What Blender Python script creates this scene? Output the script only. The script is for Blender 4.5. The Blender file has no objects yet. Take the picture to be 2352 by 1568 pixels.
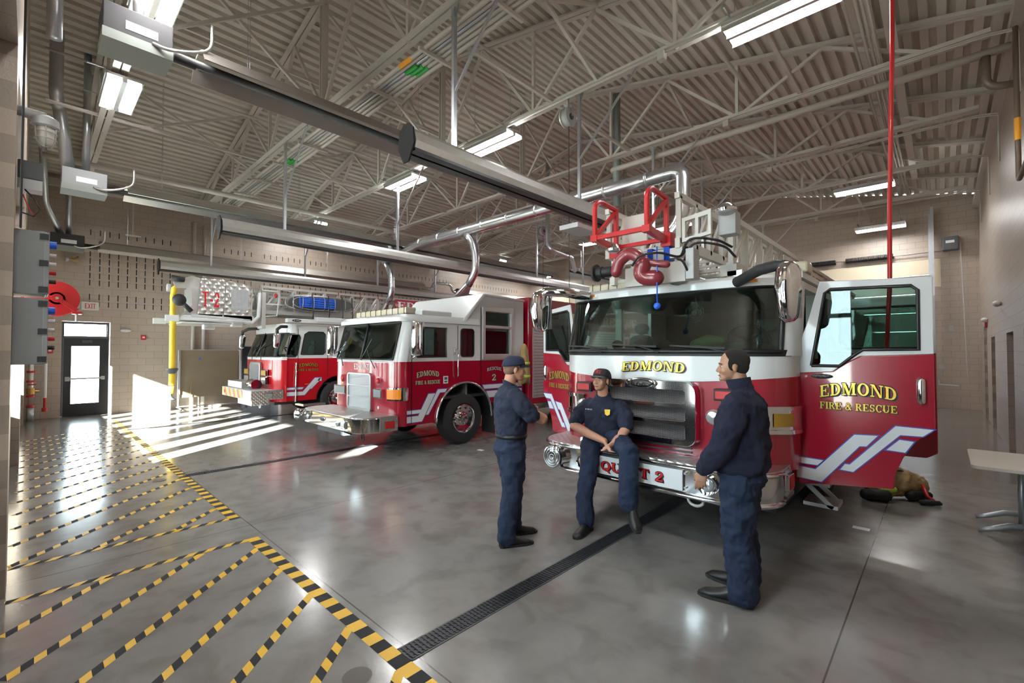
import bpy, math, random
from mathutils import Vector, Matrix, noise
from mathutils.geometry import tessellate_polygon
PI = math.pi; R_ = math.radians
scn = bpy.context.scene
# ---------------- camera, world, sun, exposure ----------------
cam = bpy.data.cameras.new('camera'); camo = bpy.data.objects.new('camera', cam); scn.collection.objects.link(camo)
cam.sensor_width = 36; cam.lens = 1045.6/2352*36; cam.clip_start = .02; cam.clip_end = 300
camo.location = (0, 0, 1.8); camo.rotation_euler = (R_(91.26), 0, R_(43.4)); scn.camera = camo
w = bpy.data.worlds.new('sky'); scn.world = w; w.use_nodes = True
nt = w.node_tree; bgn = nt.nodes['Background']; bgn.inputs[0].default_value = (.82, .91, 1, 1); bgn.inputs[1].default_value = 23
sl = bpy.data.lights.new('sun', 'SUN'); so = bpy.data.objects.new('sun', sl); scn.collection.objects.link(so)
sl.energy = 230; sl.angle = R_(.6); sl.color = (1, .96, .9)
so.rotation_euler = Vector((-.59, .81, -.397)).to_track_quat('-Z', 'Y').to_euler()
scn.view_settings.view_transform = 'Standard'; scn.view_settings.look = 'None'; scn.view_settings.gamma = 1
scn.view_settings.exposure = -.15
scn.cycles.max_bounces = 10; scn.cycles.diffuse_bounces = 8; scn.cycles.glossy_bounces = 4; scn.cycles.transparent_max_bounces = 12
scn.cycles.caustics_reflective = False; scn.cycles.caustics_refractive = False; scn.cycles.sample_clamp_indirect = 6
scn.cycles.use_denoising = True
LAMP = 88
COL = scn.collection

# ---------------- materials ----------------
_m = {}
def mat(name, c, r=.5, met=0, bump=0, bs=60, var=0, coat=0, emit=0, alpha=None, vs=3):
    if name in _m: return _m[name]
    m = bpy.data.materials.new(name); m.use_nodes = True; t = m.node_tree; b = t.nodes['Principled BSDF']
    b.inputs['Base Color'].default_value = (*c, 1); b.inputs['Roughness'].default_value = r; b.inputs['Metallic'].default_value = met
    if coat: b.inputs['Coat Weight'].default_value = coat; b.inputs['Coat Roughness'].default_value = .04
    if emit: b.inputs['Emission Color'].default_value = (*c, 1); b.inputs['Emission Strength'].default_value = emit
    if var or bump:
        tc = t.nodes.new('ShaderNodeTexCoord')
    if var:
        n = t.nodes.new('ShaderNodeTexNoise'); n.inputs['Scale'].default_value = vs; n.inputs['Detail'].default_value = 5
        t.links.new(tc.outputs['Object'], n.inputs['Vector'])
        mx = t.nodes.new('ShaderNodeMix'); mx.data_type = 'RGBA'
        mx.inputs['A'].default_value = (*[x*(1-var) for x in c], 1); mx.inputs['B'].default_value = (*[min(1, x*(1+var)) for x in c], 1)
        t.links.new(n.outputs['Fac'], mx.inputs['Factor']); t.links.new(mx.outputs['Result'], b.inputs['Base Color'])
    if bump:
        n = t.nodes.new('ShaderNodeTexNoise'); n.inputs['Scale'].default_value = bs; n.inputs['Detail'].default_value = 4
        t.links.new(tc.outputs['Object'], n.inputs['Vector'])
        bp = t.nodes.new('ShaderNodeBump'); bp.inputs['Strength'].default_value = bump; bp.inputs['Distance'].default_value = .02
        t.links.new(n.outputs['Fac'], bp.inputs['Height']); t.links.new(bp.outputs['Normal'], b.inputs['Normal'])
    _m[name] = m; return m
def nodes(m): return m.node_tree.nodes, m.node_tree.links, m.node_tree.nodes['Principled BSDF']
def glass(name, tint=(.8, .9, .86), t=.75, r=.02):
    if name in _m: return _m[name]
    m = bpy.data.materials.new(name); m.use_nodes = True; n = m.node_tree.nodes; l = m.node_tree.links
    n.remove(n['Principled BSDF']); o = n['Material Output']
    tr = n.new('ShaderNodeBsdfTransparent'); tr.inputs[0].default_value = (*tint, 1)
    g = n.new('ShaderNodeBsdfGlossy'); g.inputs['Roughness'].default_value = r; g.inputs[0].default_value = (.9, .95, .95, 1)
    f = n.new('ShaderNodeFresnel'); f.inputs[0].default_value = 1.5
    a = n.new('ShaderNodeMath'); a.operation = 'MULTIPLY_ADD'; a.inputs[1].default_value = .9; a.inputs[2].default_value = (1-t)*.15
    mx = n.new('ShaderNodeMixShader'); l.new(f.outputs[0], a.inputs[0]); l.new(a.outputs[0], mx.inputs[0])
    l.new(tr.outputs[0], mx.inputs[1]); l.new(g.outputs[0], mx.inputs[2]); l.new(mx.outputs[0], o.inputs[0])
    _m[name] = m; return m
def emis(name, c, s):
    if name in _m: return _m[name]
    m = bpy.data.materials.new(name); m.use_nodes = True; n = m.node_tree.nodes
    n.remove(n['Principled BSDF']); e = n.new('ShaderNodeEmission'); e.inputs[0].default_value = (*c, 1); e.inputs[1].default_value = s
    m.node_tree.links.new(e.outputs[0], n['Material Output'].inputs[0]); _m[name] = m; return m
def pattern(m, kind, scale, strength, dist=.004):
    """adds a tread or mesh relief to a metal"""
    n, l, b = nodes(m); tc = n.new('ShaderNodeTexCoord')
    if kind == 'tread':
        o2 = []
        for sc in ((1, 1, 1), (1, -1, 1)):
            mp = n.new('ShaderNodeMapping'); mp.inputs['Scale'].default_value = sc; l.new(tc.outputs['Object'], mp.inputs[0])
            v = n.new('ShaderNodeTexWave'); v.bands_direction = 'DIAGONAL'; v.inputs['Scale'].default_value = scale; l.new(mp.outputs[0], v.inputs['Vector']); o2.append(v.outputs['Fac'])
        q = n.new('ShaderNodeMath'); q.operation = 'MULTIPLY'; l.new(o2[0], q.inputs[0]); l.new(o2[1], q.inputs[1]); out = q.outputs[0]
    else:
        v = n.new('ShaderNodeTexVoronoi'); v.inputs['Scale'].default_value = scale; l.new(tc.outputs['Object'], v.inputs['Vector']); out = v.outputs['Distance']
    if kind != 'tread':
        g = n.new('ShaderNodeMath'); g.operation = 'LESS_THAN'; g.inputs[1].default_value = .36; l.new(out, g.inputs[0])
        mx = n.new('ShaderNodeMix'); mx.data_type = 'RGBA'; mx.inputs['A'].default_value = b.inputs['Base Color'].default_value[:]; mx.inputs['B'].default_value = (.01, .01, .012, 1)
        v.inputs['Randomness'].default_value = .0; l.new(g.outputs[0], mx.inputs['Factor']); l.new(mx.outputs['Result'], b.inputs['Base Color'])
    bp = n.new('ShaderNodeBump'); bp.inputs['Strength'].default_value = strength; bp.inputs['Distance'].default_value = dist
    l.new(out, bp.inputs['Height']); l.new(bp.outputs['Normal'], b.inputs['Normal'])
    return m
def block(name, c, ax):
    """painted concrete block wall: courses .2 high, blocks .4 long"""
    m = mat(name, c, .32); n, l, b = nodes(m)
    g = n.new('ShaderNodeNewGeometry'); sp = n.new('ShaderNodeSeparateXYZ'); l.new(g.outputs['Position'], sp.inputs[0])
    cb = n.new('ShaderNodeCombineXYZ'); l.new(sp.outputs['Y' if ax == 'x' else 'X'], cb.inputs['X']); l.new(sp.outputs['Z'], cb.inputs['Y'])
    br = n.new('ShaderNodeTexBrick'); br.offset = .5; l.new(cb.outputs[0], br.inputs['Vector'])
    br.inputs['Scale'].default_value = 1; br.inputs['Brick Width'].default_value = .4; br.inputs['Row Height'].default_value = .2
    br.inputs['Mortar Size'].default_value = .006; br.inputs['Mortar Smooth'].default_value = .3
    br.inputs['Color1'].default_value = (*c, 1); br.inputs['Color2'].default_value = (*[x*.95 for x in c], 1); br.inputs['Mortar'].default_value = (*[x*.72 for x in c], 1)
    l.new(br.outputs['Color'], b.inputs['Base Color'])
    ns = n.new('ShaderNodeTexNoise'); ns.inputs['Scale'].default_value = 45; ns.inputs['Detail'].default_value = 6; l.new(g.outputs['Position'], ns.inputs['Vector'])
    ma = n.new('ShaderNodeMath'); ma.operation = 'MULTIPLY_ADD'; ma.inputs[1].default_value = -2; l.new(br.outputs['Fac'], ma.inputs[0]); l.new(ns.outputs['Fac'], ma.inputs[2])
    bp = n.new('ShaderNodeBump'); bp.inputs['Strength'].default_value = .5; bp.inputs['Distance'].default_value = .006
    l.new(ma.outputs[0], bp.inputs['Height']); l.new(bp.outputs['Normal'], b.inputs['Normal'])
    return m
BW = (.46, .385, .32)
M = dict(
 red=mat('red_paint', (.34, .004, .022), .22, coat=1), bred=mat('bright_red_paint', (.52, .008, .016), .22, coat=1),
 white=mat('white_paint', (.70, .72, .72), .28, coat=.5), offw=mat('cream_white_paint', (.66, .65, .6), .5),
 chrome=mat('chrome', (.86, .86, .87), .07, 1), steel=mat('brushed_steel', (.62, .63, .64), .3, 1),
 galv=mat('galvanized_steel', (.60, .63, .66), .32, .85, var=.12, vs=12), alum=mat('aluminium', (.70, .70, .68), .34, .75, var=.1, vs=8),
 tread=pattern(mat('tread_plate', (.72, .71, .68), .34, 1), 'tread', 7, .7, .008), tread2=pattern(mat('large_tread_plate', (.76, .76, .74), .32, .9), 'tread', 3.4, .8, .02), mesh=pattern(mat('grille_mesh', (.45, .46, .48), .35, 1), 'v', 90, 1, .01),
 black=mat('black_plastic', (.012, .012, .013), .6), rub=mat('tyre_rubber', (.018, .018, .019), .75, bump=.3, bs=80), dark=mat('dark_interior', (.02, .022, .025), .6),
 grey=mat('grey_enamel', (.23, .24, .25), .4), lgrey=mat('light_grey_enamel', (.45, .46, .46), .45), dgrey=mat('dark_grey_enamel', (.07, .075, .08), .45),
 deck=mat('painted_deck', (.69, .66, .60), .55, var=.08, vs=2), truss=mat('painted_truss', (.62, .59, .54), .5, var=.06),
 pipe=mat('painted_pipe', (.56, .53, .48), .4), pipeb=mat('brown_pipe', (.13, .095, .07), .5),
 heat=mat('heater_shell', (.36, .33, .30), .42, .55), bright=mat('bright_aluminium', (.72, .73, .74), .22, 1, var=.06, vs=2),
 duct=mat('spiral_duct', (.66, .68, .70), .25, .95, var=.1, vs=7), gold=mat('gold_leaf', (.75, .48, .07), .3, .6, var=.25, vs=60),
 blk=mat('black_decal', (.008, .008, .008), .4), wdec=mat('white_decal', (.72, .74, .76), .4), blue=mat('blue_trim', (.03, .08, .45), .4), rdec=mat('red_decal', (.6, .01, .015), .4),
 cream=mat('cream_letter', (.72, .66, .42), .4), amber=mat('amber_lens', (.85, .25, .01), .25, coat=1), amberd=mat('amber_mesh_lens', (.42, .24, .01), .3, coat=1),
 redl=mat('red_lens', (.5, .012, .015), .45), clear=mat('clear_lens', (.62, .65, .66), .1, .6), glass=glass('vehicle_glass', (.50, .62, .57), .9),
 wglass=glass('window_glass', (.9, .95, .94)), lens=mat('yellowed_lens', (.55, .50, .36), .35, coat=.5),
 yel=mat('yellow_hose', (.75, .50, .03), .45), blueb=mat('blue_plastic', (.015, .12, .72), .4), mar=mat('maroon_enamel', (.23, .025, .035), .35, coat=.4),
 redp=mat('red_enamel', (.50, .008, .012), .35, coat=.4), green=mat('green_label', (.03, .35, .06), .5), orange=mat('orange_label', (.85, .38, .02), .5),
 skin=mat('skin', (.52, .27, .18), .5, var=.06, vs=20), skin2=mat('tan_skin', (.42, .22, .14), .5, var=.06, vs=20),
 navy=mat('navy_cloth', (.012, .018, .042), .85, bump=.25, bs=300), navyp=mat('navy_trouser_cloth', (.010, .020, .052), .85, bump=.2, bs=350), fleece=mat('navy_fleece', (.010, .013, .034), .95, bump=.5, bs=400),
 boot=mat('black_leather', (.013, .012, .012), .4), capn=mat('navy_cap', (.012, .018, .05), .8), capb=mat('charcoal_cap', (.02, .02, .026), .8), capbr=mat('grey_cap_brim', (.10, .10, .11), .8), hair=mat('dark_hair', (.018, .013, .010), .8, bump=1, bs=300),
 seat=mat('grey_seat', (.13, .14, .14), .8), tan=mat('tan_turnout_cloth', (.40, .29, .13), .85, bump=.4, bs=40), lime=mat('lime_band', (.50, .72, .06), .5),
 tabletop=mat('cream_laminate', (.66, .60, .52), .35), brass=mat('brass', (.55, .35, .12), .3, 1), olive=mat('olive_cloth', (.28, .30, .14), .7, bump=.6, bs=30),
 wglow=emis('tube_light', (1, .99, .97), LAMP), soot=mat('sooty_steel', (.03, .03, .03), .6), wood=mat('brown_board', (.20, .16, .11), .35, var=.2, vs=2), frameb=mat('black_door_frame', (.02, .02, .024), .35),
 doorw=mat('white_door_panel', (.66, .66, .62), .4), lintel=mat('cream_steel_lintel', (.66, .57, .42), .5), emi=mat('emergency_white', (.7, .7, .68), .4), tubeg=mat('silver_pipe', (.55, .57, .6), .35, .6),
 eyew=mat('eye_white', (.7, .68, .65), .3), lip=mat('lip', (.40, .13, .10), .5), brow=mat('eyebrow', (.08, .045, .025), .9), tee=mat('grey_tee', (.25, .25, .27), .8))

# ---------------- mesh builder ----------------
ORG = {}
def O(o): return ORG.get(o.name, Vector((0, 0, 0)))
class MB:
    def __init__(s): s.v = []; s.f = []; s.mi = []; s.cur = 0
    def add(s, vs, fs):
        k = len(s.v); s.v += [tuple(v) for v in vs]; s.f += [tuple(i+k for i in f) for f in fs]; s.mi += [s.cur]*len(fs); return s
    def box(s, x0, x1, y0, y1, z0, z1):
        vs = [(x, y, z) for x in (min(x0, x1), max(x0, x1)) for y in (min(y0, y1), max(y0, y1)) for z in (min(z0, z1), max(z0, z1))]
        return s.add(vs, [(0, 1, 3, 2), (4, 6, 7, 5), (0, 4, 5, 1), (2, 3, 7, 6), (0, 2, 6, 4), (1, 5, 7, 3)])
    def obox(s, p, q, w, h, up=(0, 0, 1)):
        """bar from p to q, width w across, height h along up"""
        p, q = Vector(p), Vector(q); d = (q-p).normalized(); u = Vector(up)
        if abs(d.dot(u)) > .98: u = Vector((1, 0, 0))
        a = d.cross(u).normalized(); b = a.cross(d).normalized()
        vs = [c+a*(i*w/2)+b*(j*h/2) for c in (p, q) for i, j in ((-1, -1), (1, -1), (1, 1), (-1, 1))]
        return s.add(vs, [(0, 1, 2, 3), (7, 6, 5, 4), (0, 4, 5, 1), (1, 5, 6, 2), (2, 6, 7, 3), (3, 7, 4, 0)])
    def tube(s, pts, r, n=10, cap=True, r2=None, flat=None):
        """swept tube; r number or list of radii, r2 second radius along ref axis flat"""
        pts = [Vector(p) for p in pts]; m = len(pts); rs = r if isinstance(r, (list, tuple)) else [r]*m
        r2s = rs if r2 is None else (r2 if isinstance(r2, (list, tuple)) else [r2]*m)
        ts = []
        for i in range(m):
            a = pts[max(0, i-1)]; b = pts[min(m-1, i+1)]; d = b-a; ts.append(d.normalized() if d.length > 1e-9 else Vector((0, 0, 1)))
        if flat is not None: u = Vector(flat)
        else: u = Vector((0, 0, 1)) if abs(ts[0].z) < .9 else Vector((1, 0, 0))
        k = len(s.v); vs = []
        for i in range(m):
            t = ts[i]
            if flat is not None: u = Vector(flat)
            u = u-t*u.dot(t)
            if u.length < 1e-6: u = t.orthogonal()
            u.normalize(); v = t.cross(u)
            for j in range(n):
                a = 2*PI*j/n; vs.append(pts[i]+u*(math.cos(a)*rs[i])+v*(math.sin(a)*r2s[i]))
        fs = [(i*n+j, i*n+(j+1) % n, (i+1)*n+(j+1) % n, (i+1)*n+j) for i in range(m-1) for j in range(n)]
        if cap: fs += [tuple(range(n-1, -1, -1)), tuple((m-1)*n+j for j in range(n))]
        return s.add(vs, fs)
    def cyl(s, p, q, r, n=16, r1=None): return s.tube([p, q], [r, r if r1 is None else r1], n)
    def limb(s, pts, rs, n=14, r2=None, flat=None):
        """round ended tapering limb"""
        pts = [Vector(p) for p in pts]; r2 = rs if r2 is None else r2
        P, A, B = [], [], []
        def capend(c, d, ra, rb, first):
            L = min(ra, rb)
            seq = [(-.98, .2), (-.8, .6), (-.45, .89)] if first else [(.45, .89), (.8, .6), (.98, .2)]
            for a, b in seq: P.append(c+d*(a*L)); A.append(ra*b); B.append(rb*b)
        d0 = (pts[1]-pts[0]).normalized(); d1 = (pts[-1]-pts[-2]).normalized()
        capend(pts[0], d0, rs[0], r2[0], True)
        for i, p in enumerate(pts): P.append(p); A.append(rs[i]); B.append(r2[i])
        capend(pts[-1], d1, rs[-1], r2[-1], False)
        return s.tube(P, A, n, True, B, flat)
    def ball(s, c, rx, ry=None, rz=None, n=16, m=10, rot=None):
        ry = rx if ry is None else ry; rz = rx if rz is None else rz; c = Vector(c); vs = [Vector((0, 0, rz))]
        for i in range(1, m):
            a = PI*i/m
            for j in range(n):
                b = 2*PI*j/n; vs.append(Vector((rx*math.sin(a)*math.cos(b), ry*math.sin(a)*math.sin(b), rz*math.cos(a))))
        vs.append(Vector((0, 0, -rz)))
        if rot is not None: vs = [rot @ v for v in vs]
        vs = [v+c for v in vs]
        fs = [(0, 1+j, 1+(j+1) % n) for j in range(n)]
        for i in range(m-2): fs += [(1+i*n+j, 1+(i+1)*n+j, 1+(i+1)*n+(j+1) % n, 1+i*n+(j+1) % n) for j in range(n)]
        L = len(vs)-1; fs += [(L, 1+(m-2)*n+(j+1) % n, 1+(m-2)*n+j) for j in range(n)]
        return s.add(vs, fs)
    def lathe(s, prof, c, axis='z', n=24, cap=True):
        """prof: list of (radius, along)"""
        c = Vector(c); vs = []; m = len(prof)
        for r, h in prof:
            for j in range(n):
                a = 2*PI*j/n; p, q = r*math.cos(a), r*math.sin(a)
                vs.append(c+(Vector((p, q, h)) if axis == 'z' else Vector((h, p, q)) if axis == 'x' else Vector((q, h, p))))
        fs = [(i*n+j, i*n+(j+1) % n, (i+1)*n+(j+1) % n, (i+1)*n+j) for i in range(m-1) for j in range(n)]
        if cap: fs += [tuple(range(n-1, -1, -1)), tuple((m-1)*n+j for j in range(n))]
        return s.add(vs, fs)
    def plate(s, outer, fr, t=.03, holes=()):
        """flat panel with holes; fr(u,v,w)->xyz, thickness t along -w"""
        loops = [[Vector((a, b, 0)) for a, b in outer]]+[[Vector((a, b, 0)) for a, b in h] for h in holes]
        flat = [p for L in loops for p in L]; N = len(flat); tri = tessellate_polygon(loops)
        vs = [fr(p.x, p.y, 0) for p in flat]+[fr(p.x, p.y, -t) for p in flat]
        fs = [tuple(x) for x in tri]+[tuple(i+N for i in reversed(x)) for x in tri]; k = 0
        for L in loops:
            n = len(L)
            for j in range(n): a, b = k+j, k+(j+1) % n; fs.append((a, b, b+N, a+N))
            k += n
        return s.add(vs, fs)
    def loft(s, rings, closed=True, cap=True):
        n = len(rings[0]); vs = [p for r in rings for p in r]; fs = []
        for i in range(len(rings)-1):
            for j in range(n if closed else n-1): fs.append((i*n+j, i*n+(j+1) % n, (i+1)*n+(j+1) % n, (i+1)*n+j))
        if cap and closed: fs += [tuple(range(n-1, -1, -1)), tuple((len(rings)-1)*n+j for j in range(n))]
        return s.add(vs, fs)
    def build(s, name, m=None, parent=None, smooth=False, bevel=0, mods=None):
        me = bpy.data.meshes.new(name); og = O(parent) if parent else Vector((0, 0, 0))
        me.from_pydata([(v[0]-og.x, v[1]-og.y, v[2]-og.z) for v in s.v], [], s.f); me.validate()
        ml = m if isinstance(m, (list, tuple)) else [m]
        for q in ml: me.materials.append(q)
        if len(ml) > 1 and len(me.polygons) == len(s.mi): me.polygons.foreach_set('material_index', s.mi)
        import bmesh
        bm = bmesh.new(); bm.from_mesh(me); bmesh.ops.recalc_face_normals(bm, faces=bm.faces); bm.to_mesh(me); bm.free()
        if smooth: me.polygons.foreach_set('use_smooth', [True]*len(me.polygons))
        o = bpy.data.objects.new(name, me); COL.objects.link(o)
        if parent: o.parent = parent; ORG[o.name] = og
        if bevel:
            b = o.modifiers.new('bevel', 'BEVEL'); b.width = bevel; b.segments = 2; b.limit_method = 'ANGLE'; b.angle_limit = R_(40)
        if smooth == 'auto' or (smooth and bevel): autosmooth(o)
        if mods: mods(o)
        return o
def spl(pts, k=6):
    P = [Vector(p) for p in pts]; P = [P[0]*2-P[1]]+P+[P[-1]*2-P[-2]]; out = []
    for i in range(1, len(P)-2):
        a, b, c, d = P[i-1:i+3]
        for j in range(k): t = j/k; out.append(.5*((2*b)+(c-a)*t+(2*a-5*b+4*c-d)*t*t+(3*b-a-3*c+d)*t**3))
    return out+[P[-2]]
def autosmooth(o, a=38):
    me = o.data; me.polygons.foreach_set('use_smooth', [True]*len(me.polygons))
    try: me.set_sharp_from_angle(angle=R_(a))
    except Exception: pass
def thing(name, label, cat, loc=(0, 0, 0), group=None):
    o = bpy.data.objects.new(name, None); COL.objects.link(o); o.location = loc; o.empty_display_size = .1
    ORG[o.name] = Vector(loc); o['label'] = label; o['category'] = cat
    if group: o['group'] = group
    return o
def tag(o, label, cat, group=None):
    o['label'] = label; o['category'] = cat
    if group: o['group'] = group
    return o
def struct(o): o['kind'] = 'structure'; return o
def lab(o, l): o['label'] = l; return o
def copy_tree(o, parent=None):
    c = o.copy(); COL.objects.link(c); ORG[c.name] = O(o)
    if parent: c.parent = parent
    for ch in list(o.children): copy_tree(ch, c)
    return c
def FX(x, s=1):   # frame on a plane x=const; u=y, v=z
    return lambda u, v, w: Vector((x+s*w, u, v))
def FY(y, s=-1):  # frame on a plane y=const; u=x, v=z
    return lambda u, v, w: Vector((u, y+s*w, v))
def rrect(x0, y0, x1, y1, r, n=4):
    p = []
    for cx, cy, a in ((x1-r, y1-r, 0), (x0+r, y1-r, 90), (x0+r, y0+r, 180), (x1-r, y0+r, 270)):
        for i in range(n+1): t = R_(a+90*i/n); p.append((cx+r*math.cos(t), cy+r*math.sin(t)))
    return p
def arcpts(c, r, a0, a1, n): return [(c[0]+r*math.cos(R_(a0+(a1-a0)*i/n)), c[1]+r*math.sin(R_(a0+(a1-a0)*i/n))) for i in range(n+1)]

# ---------------- slab serif lettering ----------------
def _bar(x0, y0, x1, y1): return [[(x0, y0), (x1, y0), (x1, y1), (x0, y1)]]
def _dia(xa, ya, xb, yb, w): return [[(xa, ya), (xa+w, ya), (xb+w, yb), (xb, yb)]]
def _arc(cx, cy, rx, ry, a0, a1, tx=.2, ty=.1, n=14):
    out = []
    for i in range(n):
        a, b = R_(a0+(a1-a0)*i/n), R_(a0+(a1-a0)*(i+1)/n)
        out.append([(cx+rx*math.cos(a), cy+ry*math.sin(a)), (cx+rx*math.cos(b), cy+ry*math.sin(b)), (cx+(rx-tx)*math.cos(b), cy+(ry-ty)*math.sin(b)), (cx+(rx-tx)*math.cos(a), cy+(ry-ty)*math.sin(a))])
    return out
def _stem(x, w=.2, s=.08, y0=0, y1=1): return _bar(x, y0, x+w, y1)+_bar(x-s, y0, x+w+s, y0+.09)+_bar(x-s, y1-.09, x+w+s, y1)
G = {
 'E': (.82, _stem(.1)+_bar(.1, .91, .76, 1)+_bar(.1, .46, .55, .55)+_bar(.1, 0, .78, .09)+_bar(.68, .75, .76, 1)+_bar(.7, 0, .78, .27)+_bar(.48, .36, .55, .65)),
 'F': (.78, _stem(.1)+_bar(.1, .91, .74, 1)+_bar(.1, .46, .55, .55)+_bar(.66, .72, .74, 1)+_bar(.48, .36, .55, .65)),
 'D': (.9, _stem(.1)+_arc(.38, .5, .46, .5, -90, 90, .2, .09)+_bar(.1, .91, .4, 1)+_bar(.1, 0, .4, .09)),
 'M': (1.16, _bar(.12, 0, .2, 1)+_bar(.02, 0, .32, .09)+_bar(.02, .91, .25, 1)+_dia(.46, 0, .1, 1, .2)+_dia(.5, 0, .84, 1, .08)+_stem(.84)),
 'O': (.92, _arc(.46, .5, .44, .52, 0, 360, .2, .1, 24)), 'Q': (.92, _arc(.46, .5, .44, .52, 0, 360, .2, .1, 24)+_dia(.72, -.22, .4, .25, .16)),
 'N': (1.0, _bar(.12, 0, .2, 1)+_bar(.02, 0, .3, .09)+_bar(.02, .91, .3, 1)+_dia(.68, 0, .12, 1, .2)+_bar(.78, 0, .86, 1)+_bar(.66, .91, .98, 1)),
 'I': (.4, _stem(.1)), 'R': (.92, _stem(.1)+_arc(.42, .74, .34, .26, -90, 90, .19, .085)+_bar(.1, .91, .44, 1)+_bar(.1, .48, .44, .56)+_dia(.66, 0, .38, .5, .2)+_bar(.62, 0, .92, .09)),
 'S': (.72, _arc(.35, .73, .29, .28, 20, 270, .17, .09)+_arc(.35, .28, .31, .29, -160, 90, .18, .09)+_bar(.58, .68, .65, 1)+_bar(.04, 0, .11, .34)),
 'C': (.82, _arc(.46, .5, .42, .52, 40, 320, .2, .1, 20)+_bar(.73, .64, .8, 1)), 'U': (.96, _stem(.1, y0=.3)+_arc(.46, .34, .36, .35, 180, 360, .2, .1)+_bar(.72, .3, .82, 1)+_bar(.6, .91, .94, 1)),
 '2': (.68, _arc(.34, .72, .29, .29, -20, 190, .17, .09)+[[(.05, .12), (.25, .12), (.62, .6), (.42, .6)]]+_bar(.03, 0, .62, .14)+_bar(.56, 0, .63, .3)),
 'T': (.84, _stem(.32)+_bar(.04, .91, .8, 1)+_bar(.04, .7, .11, 1)+_bar(.73, .7, .8, 1)), '-': (.5, _bar(.08, .38, .42, .52)), ' ': (.35, []),
 '&': (.95, _arc(.42, .76, .22, .25, 0, 360, .13, .08)+_arc(.36, .26, .32, .27, 90, 360, .16, .09)+_dia(.72, 0, .24, .72, .18)+_bar(.6, .45, .88, .52)),
 'X': (.9, _dia(.06, 0, .58, 1, .2)+_dia(.62, 0, .04, 1, .2)),
}
def word(mb, txt, fr, x0, x1, y0, h, arch=0, lift=.003, dx=0, dy=0, slant=0):
    tot = sum(G[c][0]+.06 for c in txt)-.06; k = (x1-x0)/tot; u = 0
    for c in txt:
        wd, polys = G[c]
        for ip, p in enumerate(polys):
            q = []; lf = lift+.00012*(ip % 9)
            for a, b in p:
                X = (u+a)/tot; q.append(fr(x0+(x1-x0)*X+dx+slant*b*h, y0+b*h+arch*(1-(2*X-1)**2)+dy, lf))
            mb.add(q, [tuple(range(len(q)))])
        u += wd+.06
def decal(txt, fr, x0, x1, y0, h, m, parent, name='lettering', arch=0, shadow=(.0, .0), slant=0, outline=True, lift=.003):
    if outline:
        b = MB()
        for ox, oy in ((.07, -.05), (-.05, .05), (.05, .05), (-.05, -.05), (.13, -.11)): word(b, txt, fr, x0, x1, y0, h, arch, lift, ox*h+shadow[0], oy*h+shadow[1], slant)
        ob = b.build(name+'_outline', M['blk'], parent)
    b = MB(); word(b, txt, fr, x0, x1, y0, h, arch, lift+.002, slant=slant); return b.build(name, m, parent)
def stripe(pts, fr, w, parent, name='stripe'):
    """white chevron stripe with a blue edge; pts: list of polygons (u,v)"""
    b = MB(); c = MB()
    for p in pts:
        cx = sum(a for a, _ in p)/len(p); cy = sum(q for _, q in p)/len(p)
        c.plate([(a, q) for a, q in p], lambda u, v, w_: fr(u, v, w_+.004), .002)
        n = len(p); e = []
        for i in range(n):
            p0, p1, p2 = Vector(p[i-1]), Vector(p[i]), Vector(p[(i+1) % n]); d1 = (p1-p0).normalized(); d2 = (p2-p1).normalized()
            area = sum(p[j][0]*p[(j+1) % n][1]-p[(j+1) % n][0]*p[j][1] for j in range(n)); sg = 1 if area > 0 else -1
            n1 = Vector((d1.y, -d1.x))*sg; n2 = Vector((d2.y, -d2.x))*sg; k = n1+n2; k = k/max(.3, k.dot(n1)); e.append(tuple(p1+k*w))
        b.plate(e, lambda u, v, w_: fr(u, v, w_+.002), .0015)
    b.build(name+'_edge', M['blue'], parent); return c.build(name, M['wdec'], parent)
# ================= the building =================
XL, XR, YF, YB = -17.5, .86, -.1, 20.0
def zroof(x): return 8.57-.21*abs(x+8.32)
mbw = block('block_wall_x', BW, 'x'); mbwy = block('block_wall_y', BW, 'y')
# floor material: polished concrete with saw-cut joints
mf = mat('polished_concrete', (.3, .28, .255), .2); n, l, b = nodes(mf)
g = n.new('ShaderNodeNewGeometry')
def N(sc, det=6, dist=0):
    q = n.new('ShaderNodeTexNoise'); q.inputs['Scale'].default_value = sc; q.inputs['Detail'].default_value = det; q.inputs['Distortion'].default_value = dist; l.new(g.outputs['Position'], q.inputs['Vector']); return q
n1, n2, n3 = N(.55, 6, .8), N(3.5, 8, .4), N(40, 4)
def MX(a, b_, f):
    q = n.new('ShaderNodeMix'); q.data_type = 'RGBA'
    for s_, v in (('A', a), ('B', b_)):
        if isinstance(v, tuple): q.inputs[s_].default_value = (*v, 1)
        else: l.new(v, q.inputs[s_])
    if isinstance(f, (int, float)): q.inputs['Factor'].default_value = f
    else: l.new(f, q.inputs['Factor'])
    return q.outputs['Result']
def RMP(o, a, b_):
    q = n.new('ShaderNodeMapRange'); q.inputs['From Min'].default_value = a; q.inputs['From Max'].default_value = b_; l.new(o, q.inputs['Value']); return q.outputs[0]
c1 = MX((.155, .147, .136), (.26, .248, .232), RMP(n1.outputs['Fac'], .25, .75)); c2 = MX(c1, (.28, .268, .252), RMP(n2.outputs['Fac'], .4, .95)); c3 = MX(c2, (.15, .135, .12), RMP(n2.outputs['Fac'], .5, .1))
sp = n.new('ShaderNodeSeparateXYZ'); l.new(g.outputs['Position'], sp.inputs[0])
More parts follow.
